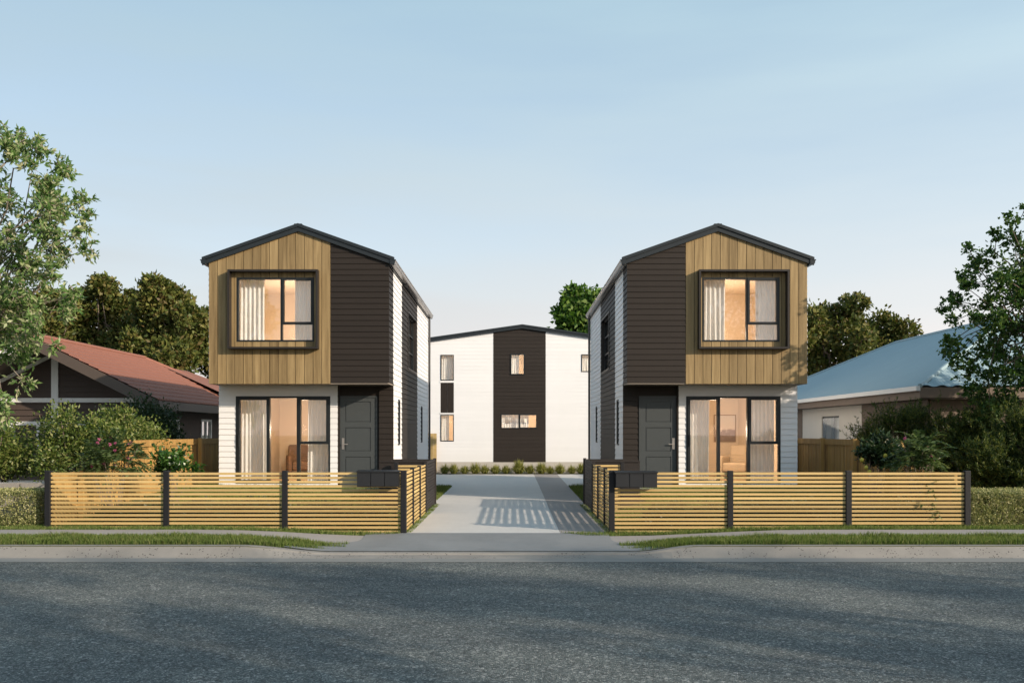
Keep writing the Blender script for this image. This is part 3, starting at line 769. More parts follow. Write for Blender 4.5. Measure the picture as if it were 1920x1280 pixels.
# ------------------------------------------------------------------ neighbour with the blue metal hip roof
def blue_house():
    root = thing('hip_roof_house', 'single-storey cream house with a blue corrugated metal hip roof, right of the townhouses', 'house', (14.9, 31, 0))
    xe, xr, xo, ze, zr_ = 9.9, 14.95, 20.0, 2.85, 5.22
    ya, yr0, yr1, yb = 22.0, 27.05, 35.3, 40.35
    A, B, C, D = (xe, ya, ze), (xo, ya, ze), (xo, yb, ze), (xe, yb, ze); R0, R1 = (xr, yr0, zr_), (xr, yr1, zr_)
    def ribbed(mb, e0, e1, r0, r1, pitch, amp):
        """corrugated plane between eave e0->e1 and ridge r0->r1 (r0==r1 for a hip end), ribs running up the slope"""
        e0, e1, r0, r1 = map(lambda q: np.array(q, float), (e0, e1, r0, r1))
        L = np.linalg.norm(e1 - e0); n = int(L / pitch); d = (e1 - e0) / L
        up = (r0 - e0) - d * np.dot(r0 - e0, d); H = np.linalg.norm(up); up /= H; nrm = np.cross(d, up); nrm *= np.sign(nrm[2])
        sa = np.dot(r0 - e0, d); sb = np.dot(r1 - e0, d)
        def top(t):
            return H * min(1., t / max(sa, 1e-6), (L - t) / max(L - sb, 1e-6))
        prev = None
        for i in range(n * 4 + 1):
            t = L * i / (n * 4); o = amp * (0, 1, 1, 0)[i % 4]
            lo = e0 + d * t + nrm * o; hi = e0 + d * t + up * max(0., top(t)) + nrm * o
            if prev is not None: mb.poly([prev[0], lo, hi, prev[1]])
            prev = (lo, hi)
    mb = MB()
    ribbed(mb, D, A, R1, R0, .16, .018); ribbed(mb, A, B, R0, R0, .38, .04); ribbed(mb, B, C, R0, R1, .3, .02); ribbed(mb, C, D, R1, R1, .3, .02)
    roof = mb.build('roof', M_blue, root, fixn=False)
    mb = MB()
    for p, q in ((R0, R1), (A, R0), (B, R0), (C, R1), (D, R1)): mb.tube([(p[0], p[1], p[2] + .02), (q[0], q[1], q[2] + .02)], .06, 6)
    mb.build('ridge_cap', M_blue, roof)
    mb = MB(); mb.box(xe - .10, xe, ya - .02, yb, ze - .10, ze + .015); mb.build('gutter', M_trim, root)
    mb = MB(); mb.box(xe, xe + .03, ya, yb, ze - .30, ze - .02); mb.box(xe + .03, xo, ya, ya + .03, ze - .27, ze - .02); mb.build('fascia', M_bclad, root)
    MB().box(xe + .03, xo, ya + .03, yb, ze - .30, ze - .27).build('soffit', M_fasc, root)
    xw = 10.35; P = lambda a, b, o: (xw - o, a, b); ws = [(28.7, 30.3, .85, 2.27)]
    mb = MB(); slab(mb, P, (26.8, 32.3, -.1, 2.55), ws, (), -.15, 0.); mb.build('wall', M_cream, root)
    mb = MB(); vboards(mb, P, 22.5, 26.795, -.1, 2.55, .30, .006, th=.02); mb.build('brown_cladding', M_bclad, root); mb = MB(); vboards(mb, P, 32.305, 40, -.1, 2.55, .30, .006, th=.02)
    mb.build('brown_cladding', M_bclad, root); mb = MB()
    Pf = lambda a, b, o: (a, 22.5 - o, b); vboards(mb, Pf, 10.36, 19.5, -.1, 2.55, .30, .006, th=.02)
    mb.build('brown_cladding', M_bclad, root)
    mb = MB(); mb.box(10.38, 10.48, 22.55, 26.79, -.1, 2.55); mb.box(10.38, 10.48, 32.31, 40, -.1, 2.55); mb.box(10.48, 19.5, 22.53, 22.6, -.1, 2.55); mb.box(13.2, 13.3, 22.6, 40, -.1, 2.55); mb.build('inner_wall', M_cream, root)
    q = ws[0]; window(root, P, q, .06, -.13, -.04, bars=[(29.4, 29.5, .91, 2.21)])
    curtain('white curtain in the side window of the blue-roofed house', 10.62, 10.68, 29.3, .6, 2.3, 2, .55, seed=60)
blue_house()

# ------------------------------------------------------------------ slatted fences, screens, letterboxes, paling fences
def slat_run(root, axis, c, t0, t1, posts, ztop=1.055, z0=.05, pitch=.0705, sh=.041, post_top=1.085, pw=.095, zbase=-.06, pmat=None, smat=None, first=True, pd=.09, so=0.):
    """axis 'x': runs along x at y=c ; 'y': runs along y at x=c"""
    P = (lambda a, b, o: (a, c + o, b)) if axis == 'x' else (lambda a, b, o: (c + o, a, b))
    ps = sorted(posts); ends = [t0] + [p for p in ps if t0 < p < t1] + [t1]
    for a, b in zip(ends[:-1], ends[1:]):
        mb = MB(); z = ztop
        while z - sh > z0 - .05:
            jx = rnd.uniform(-.0028, .0028)
            a_, b_ = a + (pw / 2 if a in ps else 0), b - (pw / 2 if b in ps else 0)
            mb.pbox(P, a_, b_, z - sh + jx, z + jx, so - .008, so + .008); z -= pitch
        mb.build('slat_panel', smat or (M_slat if axis == 'x' else M_slaty), root)
    for p in ps:
        o = MB().pbox(P, p - pw / 2, p + pw / 2, zbase, post_top, -pd / 2, pd / 2).build('post', pmat or M_post, root)
        bv = o.modifiers.new('edge', 'BEVEL'); bv.width = .006; bv.segments = 2
G1 = 'front slatted timber fences'
t = thing('slatted_fence', 'golden timber slat fence with dark posts along the street, left of the driveway', 'fence', (-4.9, 15.45, 0), G1)
slat_run(t, 'x', 15.45, -7.90, -1.845, [-7.90, -5.882, -3.864, -1.845])
t = thing('slatted_fence', 'golden timber slat fence with dark posts along the street, right of the driveway', 'fence', (4.7, 15.45, 0), G1)
slat_run(t, 'x', 15.45, 1.70, 7.75, [1.70, 3.715, 5.73, 7.75])
G2 = 'slatted side fences along the driveway'
t = thing('slatted_fence', 'timber slat fence running back along the left edge of the driveway', 'fence', (-1.83, 17.4, 0), G2)
slat_run(t, 'y', -1.845, 15.50, 19.28, [16.76, 18.02, 19.28], pw=.07, pd=.07, ztop=1.055, post_top=1.08)
t = thing('slatted_fence', 'timber slat fence running back along the right edge of the driveway', 'fence', (1.7, 17.4, 0), G2)
slat_run(t, 'y', 1.725, 15.50, 19.28, [16.76, 18.02, 19.28], pw=.07, pd=.07, ztop=1.055, post_top=1.08)
G3 = 'short slatted return fences'
t = thing('slatted_fence', 'short timber slat return fence behind the left letterboxes ending at a dark gate post', 'fence', (-2.1, 19.28, 0), G3)
slat_run(t, 'x', 19.28, -2.46, -1.885, [-2.46], pw=.08, post_top=1.10, ztop=1.045)
t = thing('slatted_fence', 'short timber slat return fence behind the right letterboxes ending at a dark gate post', 'fence', (2.0, 19.28, 0), G3)
slat_run(t, 'x', 19.28, 1.765, 2.34, [2.34], pw=.08, post_top=1.10, ztop=1.045)
G4 = 'dark slatted screens beside the driveway'
for s, xc, lab in ((-1, -1.85, 'dark slatted bin screen beside the left townhouse at the driveway edge'), (1, 1.74, 'dark slatted bin screen beside the right townhouse at the driveway edge')):
    t = thing('bin_screen', lab, 'screen', (xc, 20.4, 0), G4)
    slat_run(t, 'y', xc, 19.44, 21.7, [19.44, 21.7], ztop=1.10, pitch=.066, sh=.055, post_top=1.125, pw=.07, pd=.07, pmat=M_screen, smat=M_screen)
    a, b = sorted((xc - s * -.04, xc + s * 1.0))
    slat_run(t, 'x', 21.72 if False else 19.44, a, b, [], ztop=1.10, pitch=.066, sh=.062, pmat=M_screen, smat=M_screen)
    slat_run(t, 'x', 21.70, a, b, [], ztop=1.10, pitch=.066, sh=.062, pmat=M_screen, smat=M_screen)
    MB().box(a, b, 19.405, 19.48, 1.102, 1.13).build('capping', M_screen, t)
for x0, zt, side in ((-2.61, 1.095, 'left'), (1.745, 1.08, 'right')):
    t = thing('letterbox', f'dark metal bank of three letterboxes on the {side} street fence by the driveway', 'letterbox', (x0 + .35, 15.35, zt - .27), 'letterboxes on the street fences')
    yb = 15.433; yf = 15.25
    mb = MB(); mb.box(x0, x0 + .70, yf + .02, yb, zt - .27, zt - .02); o = mb.build('body', M_box, t)
    mb = MB(); mb.hexa([(x0 - .012, yf - .012, zt - .03), (x0 + .712, yf - .012, zt - .03), (x0 + .712, yb, zt - .018), (x0 - .012, yb, zt - .018), (x0 - .012, yf - .012, zt - .012), (x0 + .712, yf - .012, zt - .012), (x0 + .712, yb, zt + .004), (x0 - .012, yb, zt + .004)])
    mb.build('lid', M_box, t)
    for k in range(3):
        a = x0 + k * .2333 + .006; mb = MB()
        mb.hexa([(a, yf - .006 , zt - .262), (a + .221, yf - .006, zt - .262), (a + .221, yf + .02, zt - .262), (a, yf + .02, zt - .262), (a, yf + .006, zt - .036), (a + .221, yf + .006, zt - .036), (a + .221, yf + .02, zt - .036), (a, yf + .02, zt - .036)])
        mb.build('flap', M_box, t)

def paling(root, x, pts, face, posts, cap=True):
    """fence along y at x; pts: list of (y, ztop). boards of .1 m"""
    mb = MB()
    ys = [p[0] for p in pts]
    y = ys[0]
    def top(yy):
        for (a, za), (b, zb) in zip(pts[:-1], pts[1:]):
            if a <= yy <= b: return za + (zb - za) * (yy - a) / (b - a)
        return pts[-1][1]
    k = 0
    while y < ys[-1] - .05:
        o = .0 if k % 2 else .006
        z0 = zg(x + face * .1, y) - .02
        mb.hexa([(x + o * face, y + .003, z0), (x + (.018 + o) * face, y + .003, z0), (x + (.018 + o) * face, y + .103, z0), (x + o * face, y + .103, z0)] + [(x + q * face, yy, top(yy)) for q, yy in ((o, y + .003), (.018 + o, y + .003), (.018 + o, y + .103), (o, y + .103))])
        y += .106; k += 1
    mb.build('palings', M_pale, root)
    mb = MB()
    for (a, za), (b, zb) in zip(pts[:-1], pts[1:]):
        if b - a < .1: continue
        for dz, h in ((.012, .13),):
            mb.hexa([(x + .028 * face, a, za - h), (x + .06 * face, a, za - h), (x + .06 * face, b, zb - h), (x + .028 * face, b, zb - h), (x + .028 * face, a, za + dz), (x + .06 * face, a, za + dz), (x + .06 * face, b, zb + dz), (x + .028 * face, b, zb + dz)])
        zlo = lambda yy: zg(x + face * .1, yy) + .18
        mb.hexa([(x + .028 * face, a, zlo(a)), (x + .06 * face, a, zlo(a)), (x + .06 * face, b, zlo(b)), (x + .028 * face, b, zlo(b)), (x + .028 * face, a, zlo(a) + .1), (x + .06 * face, a, zlo(a) + .1), (x + .06 * face, b, zlo(b) + .1), (x + .028 * face, b, zlo(b) + .1)])
    mb.build('rail', M_pale, root)
    for p in posts: MB().box(min(x + .062 * face, x + .15 * face), max(x + .062 * face, x + .15 * face), p - .05, p + .05, -.1, top(p) + .03).build('post', M_pale, root)
t = thing('paling_fence', 'timber paling boundary fence left of the left townhouse, stepping down towards the street', 'fence', (-7.96, 22, 0), 'timber paling fences')
paling(t, -7.98, [(15.6, 1.0), (17.9, 1.03), (18.4, 1.56), (31, 1.58)], 1, [16.6, 18.6, 20.72, 22.9, 25.1])
t = thing('paling_fence', 'timber paling boundary fence between the right townhouse and the dark shrubs', 'fence', (7.9, 22, 0), 'timber paling fences')
paling(t, 7.94, [(16.15, .98), (17.9, 1.0), (18.4, 1.56), (31, 1.58)], -1, [17.3, 19.0, 20.75, 22.9, 25.1])
t = thing('paling_fence', 'short bright timber paling fence end beside the rear building, left of the driveway', 'fence', (-3.6, 36.2, 0), 'timber paling fences')
mb = MB(); x = -4.65
while x < -3.28: mb.box(x, x + .132, 38.0, 38.02, 0, 1.70); x += .136
mb.build('palings', M_slat, t); MB().box(-4.6, -3.2, 38.024, 38.06, 1.40, 1.50).build('rail', M_slat, t)

# low stone wall in the left neighbour's garden
t = thing('stone_wall', 'low grey stone garden wall behind the left clipped hedge', 'wall', (-10.5, 17.2, 0))
mb = MB(); z = .0; row = 0
while z < .78:
    x = -13.5 + rnd.uniform(-.2, 0); h = rnd.uniform(.13, .19)
    while x < -8.1:
        w = rnd.uniform(.2, .45); j = [rnd.uniform(-.018, .018) for _ in range(8)]; d = rnd.uniform(0, .03)
        mb.hexa([(x + j[0], 17.05 - d, z + j[1]), (min(x + w - .02, -8.06) + j[2], 17.05 - d, z + j[3]), (min(x + w - .02, -8.06), 17.3, z), (x, 17.3, z), (x + j[4], 17.05 - d, z + h - .018 + j[5]), (min(x + w - .02, -8.06) + j[6], 17.05 - d, z + h - .018 + j[7]), (min(x + w - .02, -8.06), 17.3, z + h - .018), (x, 17.3, z + h - .018)])
        x += w
    z += h
mb.build('stones', M_stone, t); MB().box(-13.5, -8.1, 17.08, 17.28, -.1, .76).build('mortar', M_found, t)

# ------------------------------------------------------------------ vegetation
def unit(v): return v / (np.linalg.norm(v, axis=-1, keepdims=True) + 1e-9)
def leaf_quads(p, d, L, W, fold=.25, roll=None):
    """p,d: (N,3) base and direction; returns (N,4,3) leaf-shaped quads"""
    N = len(p); d = unit(d)
    r = unit(rng.normal(size=(N, 3)) * (1. if roll is None else roll) + np.array([0, 0, 1.]) * (0 if roll is None else 1))
    s = unit(np.cross(d, r)); n = np.cross(s, d)
    L = np.asarray(L)[:, None] if np.ndim(L) else np.full((N, 1), L); W = np.asarray(W)[:, None] if np.ndim(W) else np.full((N, 1), W)
    m = p + d * L * .45
    return np.stack([p, m + s * W * .5 + n * W * fold, p + d * L - n * L * .08, m - s * W * .5 + n * W * fold], 1)

def crown_dense(clumps, per, L, W, up=.25, shell=.55):
    """leaves filling each clump, denser near its skin"""
    out = []
    for c, r in clumps:
        n = int(per * (r if np.ndim(r) == 0 else np.mean(r)) ** 2)
        u = unit(rng.normal(size=(n, 3))); rad = (shell + (1 - shell) * rng.random((n, 1))) * (1 + .16 * rng.normal(size=(n, 1)))
        p = np.array(c) + u * rad * np.array(r)
        d = unit(u * .7 + rng.normal(size=(n, 3)) * .8 + np.array([0, 0, up]))
        out.append(leaf_quads(p, d, L * rng.uniform(.6, 1.25, n), W * rng.uniform(.7, 1.2, n)))
    return np.concatenate(out)

def crown_twigs(clumps, root_pt, twigs_per, leaves_per, L, W, droop=0., tw=None, spread=.9, tuft=False, upbias=.0):
    """twigs fan out of each clump centre, leaves alternate along them"""
    out = []
    for c, r in clumps:
        c = np.array(c, float); nt = max(3, int(twigs_per * r * r)); outw = unit(c - np.array(root_pt))
        for _ in range(nt):
            d = unit(rng.normal(size=3) * spread + outw * .6 + np.array([0, 0, upbias]))
            s = c + rng.normal(size=3) * r * .30; ln = r * rng.uniform(.55, 1.1)
            k = leaves_per; t = np.sort(rng.uniform(.15, 1., k)); t[-1] = 1.
            bend = np.array([0, 0, -droop]) * ln
            pts = s + d * ln * t[:, None] + bend * (t ** 2)[:, None]
            if tw is not None: tw.tube([s, s + d * ln * .5 + bend * .25, s + d * ln + bend], [.009, .006, .003], 4, False)
            side = unit(rng.normal(size=(k, 3)))
            dd = unit(d * .55 + side * .85 + np.array([0, 0, -droop * .8 + upbias * .5]))
            out.append(leaf_quads(pts, dd, L * rng.uniform(.6, 1.2, k), W * rng.uniform(.7, 1.15, k)))
    return np.concatenate(out)

def limbs(mb, base, top, r0, clumps, n=8, lim=14, thin=.12, lt=.42):
    base, top = np.array(base, float), np.array(top, float)
    mid = (base + top) / 2 + np.array([rnd.uniform(-.1, .1), rnd.uniform(-.1, .1), 0])
    mb.tube([base, base + (mid - base) * .15, mid, top], [r0 * 1.35, r0, r0 * .8, r0 * .6], n)
    for c, r in clumps[:lim]:
        c = np.array(c, float); st = base + (top - base) * rnd.uniform(.6, 1.)
        m = st * .5 + c * .5 + np.array([0, 0, .12 * np.linalg.norm(c - st)]) + rng.normal(size=3) * .06 * np.linalg.norm(c - st)
        L_ = np.linalg.norm(c - st); j1, j2 = rng.normal(size=3) * .05 * L_, rng.normal(size=3) * .05 * L_
        mb.tube([st, st * .7 + m * .3 + j1 * .6, m, m * .5 + c * .5 + j2, c], [r0 * lt, r0 * lt * .8, r0 * lt * .6, r0 * lt * .45, r0 * thin], 6)

def round_clumps(c, R3, n, r, seed, low=-.6):
    g = np.random.default_rng(seed); out = []
    while len(out) < n:
        u = g.normal(size=3); u /= np.linalg.norm(u)
        if u[2] < low: continue
        q = np.array(c) + u * np.array(R3) * g.uniform(.45, .95)
        out.append((q, r * g.uniform(.65, 1.3)))
    return out

def tree(name, label, cat, base, top, r0, clumps, leaves, mleaf, mbark, group=None, lim=14, twigs=None, thin=.12, lt=.42):
    root = thing(name, label, cat, tuple(base), group)
    mb = MB(); limbs(mb, base, top, r0, clumps, lim=lim, thin=thin, lt=lt)
    if twigs: mb.v, mb.f = mb.v + twigs.v, mb.f + [tuple(i + len(mb.v) for i in f) for f in twigs.f]
    mb.build('trunk', mbark, root, smooth=True, fixn=False)
    quads('crown', leaves, mleaf, root)
    return root

L_bg = leafmat('leaf_olive', [(.040, .060, .013), (.075, .102, .022), (.125, .145, .034), (.20, .195, .055), (.11, .075, .028)], .22, .55)
L_bg2 = leafmat('leaf_bright', [(.035, .085, .016), (.07, .15, .026), (.12, .215, .04), (.19, .26, .07)], .35, .5)
L_euc = leafmat('leaf_grey_green', [(.08, .165, .045), (.14, .25, .07), (.21, .32, .10), (.34, .40, .19), (.54, .52, .33)], .42, .45, .4)
L_mapl = leafmat('leaf_maple', [(.03, .075, .02), (.05, .11, .03), (.08, .145, .035), (.13, .18, .05)], .4, .5)
L_hedge = leafmat('leaf_hedge', [(.15, .18, .055), (.27, .29, .11), (.40, .39, .18), (.52, .48, .26)], .25, .55)
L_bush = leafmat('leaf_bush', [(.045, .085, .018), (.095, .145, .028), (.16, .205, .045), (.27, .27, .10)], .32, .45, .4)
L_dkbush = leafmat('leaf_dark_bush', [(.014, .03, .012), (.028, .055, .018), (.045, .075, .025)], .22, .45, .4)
L_needle = leafmat('leaf_needle', [(.014, .032, .009), (.034, .064, .014), (.07, .10, .02), (.19, .20, .045)], .25, .55)
L_comp = leafmat('leaf_compound', [(.05, .085, .025), (.09, .14, .045), (.15, .19, .075)], .35, .45, .4)
L_gloss = leafmat('leaf_glossy', [(.02, .06, .012), (.045, .11, .02), (.09, .17, .03)], .25, .3, .5)
L_tuft = leafmat('leaf_tuft', [(.12, .14, .03), (.22, .23, .055), (.36, .33, .11)], .3, .5)
L_pink = leafmat('petal_pink', [(.45, .10, .22), (.6, .22, .34)], .3, .5)
M_lemon = pbr('lemon_skin', (.55, .46, .06), .45, noise=(20, .08))
L_street = leafmat('leaf_street', [(.03, .05, .012), (.06, .085, .02), (.10, .12, .035)], .3, .5)

def px(x, y, Y): return np.array([(x - 960) * Y / F, Y, EYE + (811 - y) * Y / F])

# background trees
def bgtree(label, pxs, Y, mleaf, seed, Lf=.26, per=1150, group='trees behind the houses', base_z=0., name='broadleaf_tree'):
    cl = []; g = np.random.default_rng(seed)
    for (x, y, r) in pxs:
        c = px(x, y, Y); rr = r * Y / F; c[1] += g.uniform(-1.2, 1.2); cl.append((c, rr))
        for _ in range(3):
            u = g.normal(size=3); u /= np.linalg.norm(u); cl.append((c + u * rr * np.array([.75, 1.6, .75]), rr * g.uniform(.35, .55)))
    xs = np.mean([c[0][0] for c in cl]); zs = np.array([c[0][2] for c in cl])
    base = (xs, Y, base_z); top = (xs, Y, zs.min() - .3)
    lv = crown_dense(cl, per, Lf, Lf * .62)
    tree(name, label, 'tree', base, top, .26, cl, lv, mleaf, M_bark, group, lim=12, thin=.05, lt=.3)
bgtree('olive-green broadleaf tree behind the red roof, leftmost of the rounded crowns there', [(190, 560, 36), (220, 590, 38), (165, 610, 36), (240, 640, 40), (185, 660, 44), (200, 542, 22), (235, 560, 20), (225, 700, 45)], 47, L_bg, 1)
bgtree('tallest olive-green tree, its domed crown standing just left of the left townhouse', [(300, 560, 36), (275, 590, 34), (330, 585, 36), (310, 630, 42), (360, 640, 38), (370, 600, 25), (270, 640, 36), (345, 670, 42), (302, 541, 20), (300, 700, 45)], 45, L_bg, 2)
bgtree('low olive-green tree half hidden by the left townhouse wall', [(385, 625, 30), (420, 610, 40), (400, 670, 36), (440, 660, 45)], 49, L_bg, 3)
bgtree('broadleaf tree at the left edge, mostly hidden behind the pale-leaved tree', [(60, 580, 40), (110, 600, 40), (130, 570, 26), (30, 640, 50), (100, 650, 45), (-40, 610, 60), (150, 690, 40)], 46, L_bg, 4)
bgtree('olive-green tree with ragged top rising beside the right wall of the right townhouse', [(1545, 600, 34), (1530, 640, 40), (1590, 640, 40), (1575, 600, 24), (1600, 572, 20), (1607, 592, 15), (1595, 562, 11), (1560, 690, 45), (1500, 620, 40)], 48, L_bg, 5)
bgtree('rounded olive-green tree right of the ragged one, above the blue roof', [(1655, 612, 28), (1630, 630, 30), (1685, 628, 26), (1665, 650, 36), (1640, 680, 40), (1690, 660, 26), (1705, 645, 14), (1610, 690, 36)], 50, L_bg, 6)
bgtree('bright green tree rising behind the rear building beside the right townhouse', [(1085, 565, 30), (1070, 590, 28), (1110, 580, 36), (1065, 612, 24), (1130, 620, 40), (1090, 625, 30), (1160, 600, 40)], 46, L_bg2, 7, per=900, Lf=.30)

# pale-leaved tree at the left edge
g = np.random.default_rng(21)
base = (-9.55, 15.9, .1); Y = 15.0
cl = []
for (x, y, r) in [(12, 255, 34), (55, 268, 26), (92, 305, 24), (25, 275, 30), (110, 318, 14), (45, 352, 28), (85, 345, 28), (10, 385, 22), (118, 362, 24), (70, 385, 30), (105, 405, 34), (142, 402, 18), (58, 450, 30), (100, 448, 32), (132, 455, 18), (25, 500, 30), (68, 500, 26), (40, 540, 34), (85, 545, 30), (15, 560, 34), (60, 585, 34), (100, 580, 22), (30, 610, 34), (85, 618, 24), (55, 642, 28), (95, 648, 14), (12, 655, 30), (60, 410, 28), (92, 372, 28), (30, 452, 22), (130, 428, 20), (112, 500, 22), (20, 470, 24), (78, 515, 26), (128, 545, 14), (150, 438, 10), (40, 300, 24), (75, 318, 18), (25, 710, 18), (10, 760, 26), (35, 745, 12),
                  (-40, 280, 50), (-60, 360, 60), (-50, 450, 60), (-60, 540, 60), (-40, 620, 50), (-120, 400, 70), (-130, 520, 70), (-110, 300, 50), (-30, 720, 40)]:
    c = px(x, y, Y); c[1] += g.uniform(-.5, .7); cl.append((c, r * Y / F))
tw = MB()
lv = crown_twigs(cl, (base[0], base[1], 3.6), 290, 12, .115, .045, .25, tw, .8)
lv = np.concatenate([lv, crown_dense([(c + rng.normal(size=3) * r * .3, r * np.array([1.2, 1.1, .8])) for c, r in cl], 420, .115, .045, .1, .05)])
tree('pale_leaved_tree', 'tall tree with small pale grey-green leaves at the left edge of the picture', 'tree', base, (-9.4, 15.6, 4.2), .11, cl, lv, L_euc, M_twig, twigs=tw, lim=45, thin=.05, lt=.2)

# maple at the right edge
g = np.random.default_rng(22); Y = 19.7; base = (11.35, 19.9, .1); cl = []
for (x, y, r) in [(1913, 395, 9), (1908, 412, 11), (1862, 432, 12), (1880, 440, 14), (1902, 448, 16), (1852, 455, 12), (1850, 492, 14), (1875, 482, 18), (1905, 490, 20), (1805, 512, 10), (1820, 525, 14), (1845, 530, 18), (1875, 530, 20), (1908, 535, 22), (1792, 545, 12), (1815, 558, 16), (1850, 565, 18), (1890, 575, 22), (1778, 566, 9), (1800, 570, 12), (1785, 603, 12), (1808, 608, 16), (1838, 605, 18), (1875, 612, 22), (1910, 620, 24), (1780, 640, 12), (1812, 648, 18), (1850, 652, 20), (1895, 660, 24), (1790, 672, 12), (1820, 690, 18), (1860, 700, 22), (1905, 705, 24), (1840, 735, 18), (1880, 745, 22), (1915, 750, 22), (1850, 770, 16), (1900, 785, 20),
                  (1940, 420, 24), (1945, 480, 30), (1950, 540, 34), (1950, 610, 36), (1950, 690, 36), (1990, 560, 36), (1990, 640, 40), (2030, 620, 36), (2000, 710, 40), (2040, 690, 34)]:
    c = px(x, y, Y); c[1] += g.uniform(-.8, .8); cl.append((c, r * Y / F * 1.12))
lv = crown_twigs([(c, r * 1.3) for c, r in cl], (base[0], base[1], 2.5), 210, 14, .088, .066, .15, None, .9)
lv = np.concatenate([lv, crown_dense([(c + rng.normal(size=3) * r * .35, r * np.array([1.6, 1.4, .7])) for c, r in cl], 620, .085, .06, .1, .05)])
tree('maple_tree', 'dark green maple-like tree in front of the blue roof at the right edge', 'tree', base, (11.3, 19.8, 4.9), .10, cl, lv, L_mapl, M_bark, lim=40, thin=.07, lt=.22)

def shrub(name, label, base, clumps, leaves, mleaf, mbark=None, group=None, extra=None, cat='shrub', r=.03):
    root = thing(name, label, cat, tuple(base), group); mb = MB(); b = np.array(base, float)
    for c, rr in clumps[:16]:
        c = np.array(c, float); st = b + rng.normal(size=3) * np.array([.08, .08, 0]); m = st * .5 + c * .5 + rng.normal(size=3) * .05
        mb.tube([st, m, c], [r, r * .7, r * .4], 5)
    mb.build('stem', mbark or M_bark, root, smooth=True, fixn=False)
    quads('foliage', leaves, mleaf, root)
    if extra: extra(root)
    return root
def shrub_clumps(c, R3, n, r, seed): return round_clumps(c, R3, n, r, seed, -.35)
# left neighbour's bushes
for (lab, c, R3, n, m, sd, Lf) in [
    ('broad sunlit green bush at the left edge behind the stone wall', (-10.9, 18.8, 1.2), (1.0, .8, .75), 26, L_bush, 31, .085),
    ('sunlit green bush filling the corner left of the paling fence, beside the flowering shrub', (-9.15, 19.2, 1.2), (.95, .8, .95), 28, L_bush, 32, .085),
    ('green bush rising above the paling fence behind the pink-flowered shrub', (-8.75, 20.6, 1.35), (.75, .7, .95), 24, L_bush, 37, .08),
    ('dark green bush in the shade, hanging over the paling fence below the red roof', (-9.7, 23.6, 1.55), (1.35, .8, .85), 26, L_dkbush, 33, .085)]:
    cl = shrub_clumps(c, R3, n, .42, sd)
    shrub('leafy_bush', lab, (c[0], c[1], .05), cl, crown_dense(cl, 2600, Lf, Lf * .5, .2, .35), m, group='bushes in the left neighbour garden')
# right neighbour's needle-leaved shrubs
for (lab, c, R3, n, sd) in [
    ('dark feathery evergreen shrub behind the right paling fence, beside the cream wall', (9.15, 21.2, 1.1), (.95, .7, 1.1), 34, 34),
    ('tall dark feathery evergreen shrub in the middle of the right shrub row', (10.35, 20.1, 1.1), (1.05, .8, 1.3), 44, 35),
    ('dark feathery evergreen shrub at the right edge with sunlit yellow-green tips', (10.3, 17.6, 1.05), (1.6, .7, 1.1), 54, 36)]:
    cl = round_clumps(c, R3, n, .42, sd, -.95)
    lv = crown_twigs(cl, (c[0], c[1], .2), 330, 34, .085, .015, 0, None, .75, upbias=.8)
    shrub('feathery_shrub', lab, (c[0], c[1], .05), cl, lv, L_needle, group='feathery shrubs in the right neighbour garden')

# clipped hedges beside the fences
def hedge(label, x0, x1, y0, y1, z1, n):
    root = thing('clipped_hedge', label, 'hedge', ((x0 + x1) / 2, (y0 + y1) / 2, 0), 'clipped hedges by the footpath')
    lo = np.array([x0, y0, .02]); hi = np.array([x1, y1, z1]); p = lo + rng.random((n, 3)) * (hi - lo); nr = np.zeros((n, 3))
    face = rng.choice(4, n, p=[.42, .28, .15, .15]); dep = np.abs(rng.normal(size=n)) * .05 - .012 + .018 * np.sin(p[:, 0] * 23) * np.sin(p[:, 2] * 19)
    for f, (ax, sgn) in enumerate(((1, -1), (2, 1), (0, -1), (0, 1))):
        k = face == f; p[k, ax] = (lo if sgn < 0 else hi)[ax] - sgn * dep[k]; nr[k, ax] = sgn
    d = unit(nr * .6 + rng.normal(size=(n, 3)) * .7 + np.array([0, 0, .3]))
    quads('foliage', leaf_quads(p, d, rng.uniform(.022, .042, n), rng.uniform(.016, .026, n)), L_hedge, root)
    mb = MB()
    for _ in range(26):
        x, y = rnd.uniform(x0 + .1, x1 - .1), rnd.uniform(y0 + .12, y1 - .1)
        mb.tube([(x, y, 0), (x + rnd.uniform(-.08, .08), y, z1 * .5), (x + rnd.uniform(-.12, .12), y + rnd.uniform(-.05, .05), z1 - .08)], [.012, .01, .006], 4)
    mb.build('stem', M_bark, root)
hedge('low clipped box hedge in full sun beside the left end of the street fence', -10.6, -8.16, 15.55, 16.3, .72, 26000)
hedge('lower darker end of the left clipped hedge tucked against the fence post', -8.12, -7.98, 15.95, 16.5, .70, 3000)
hedge('low clipped hedge half in shade beside the right end of the street fence', 7.90, 10.6, 15.55, 16.3, .72, 28000)

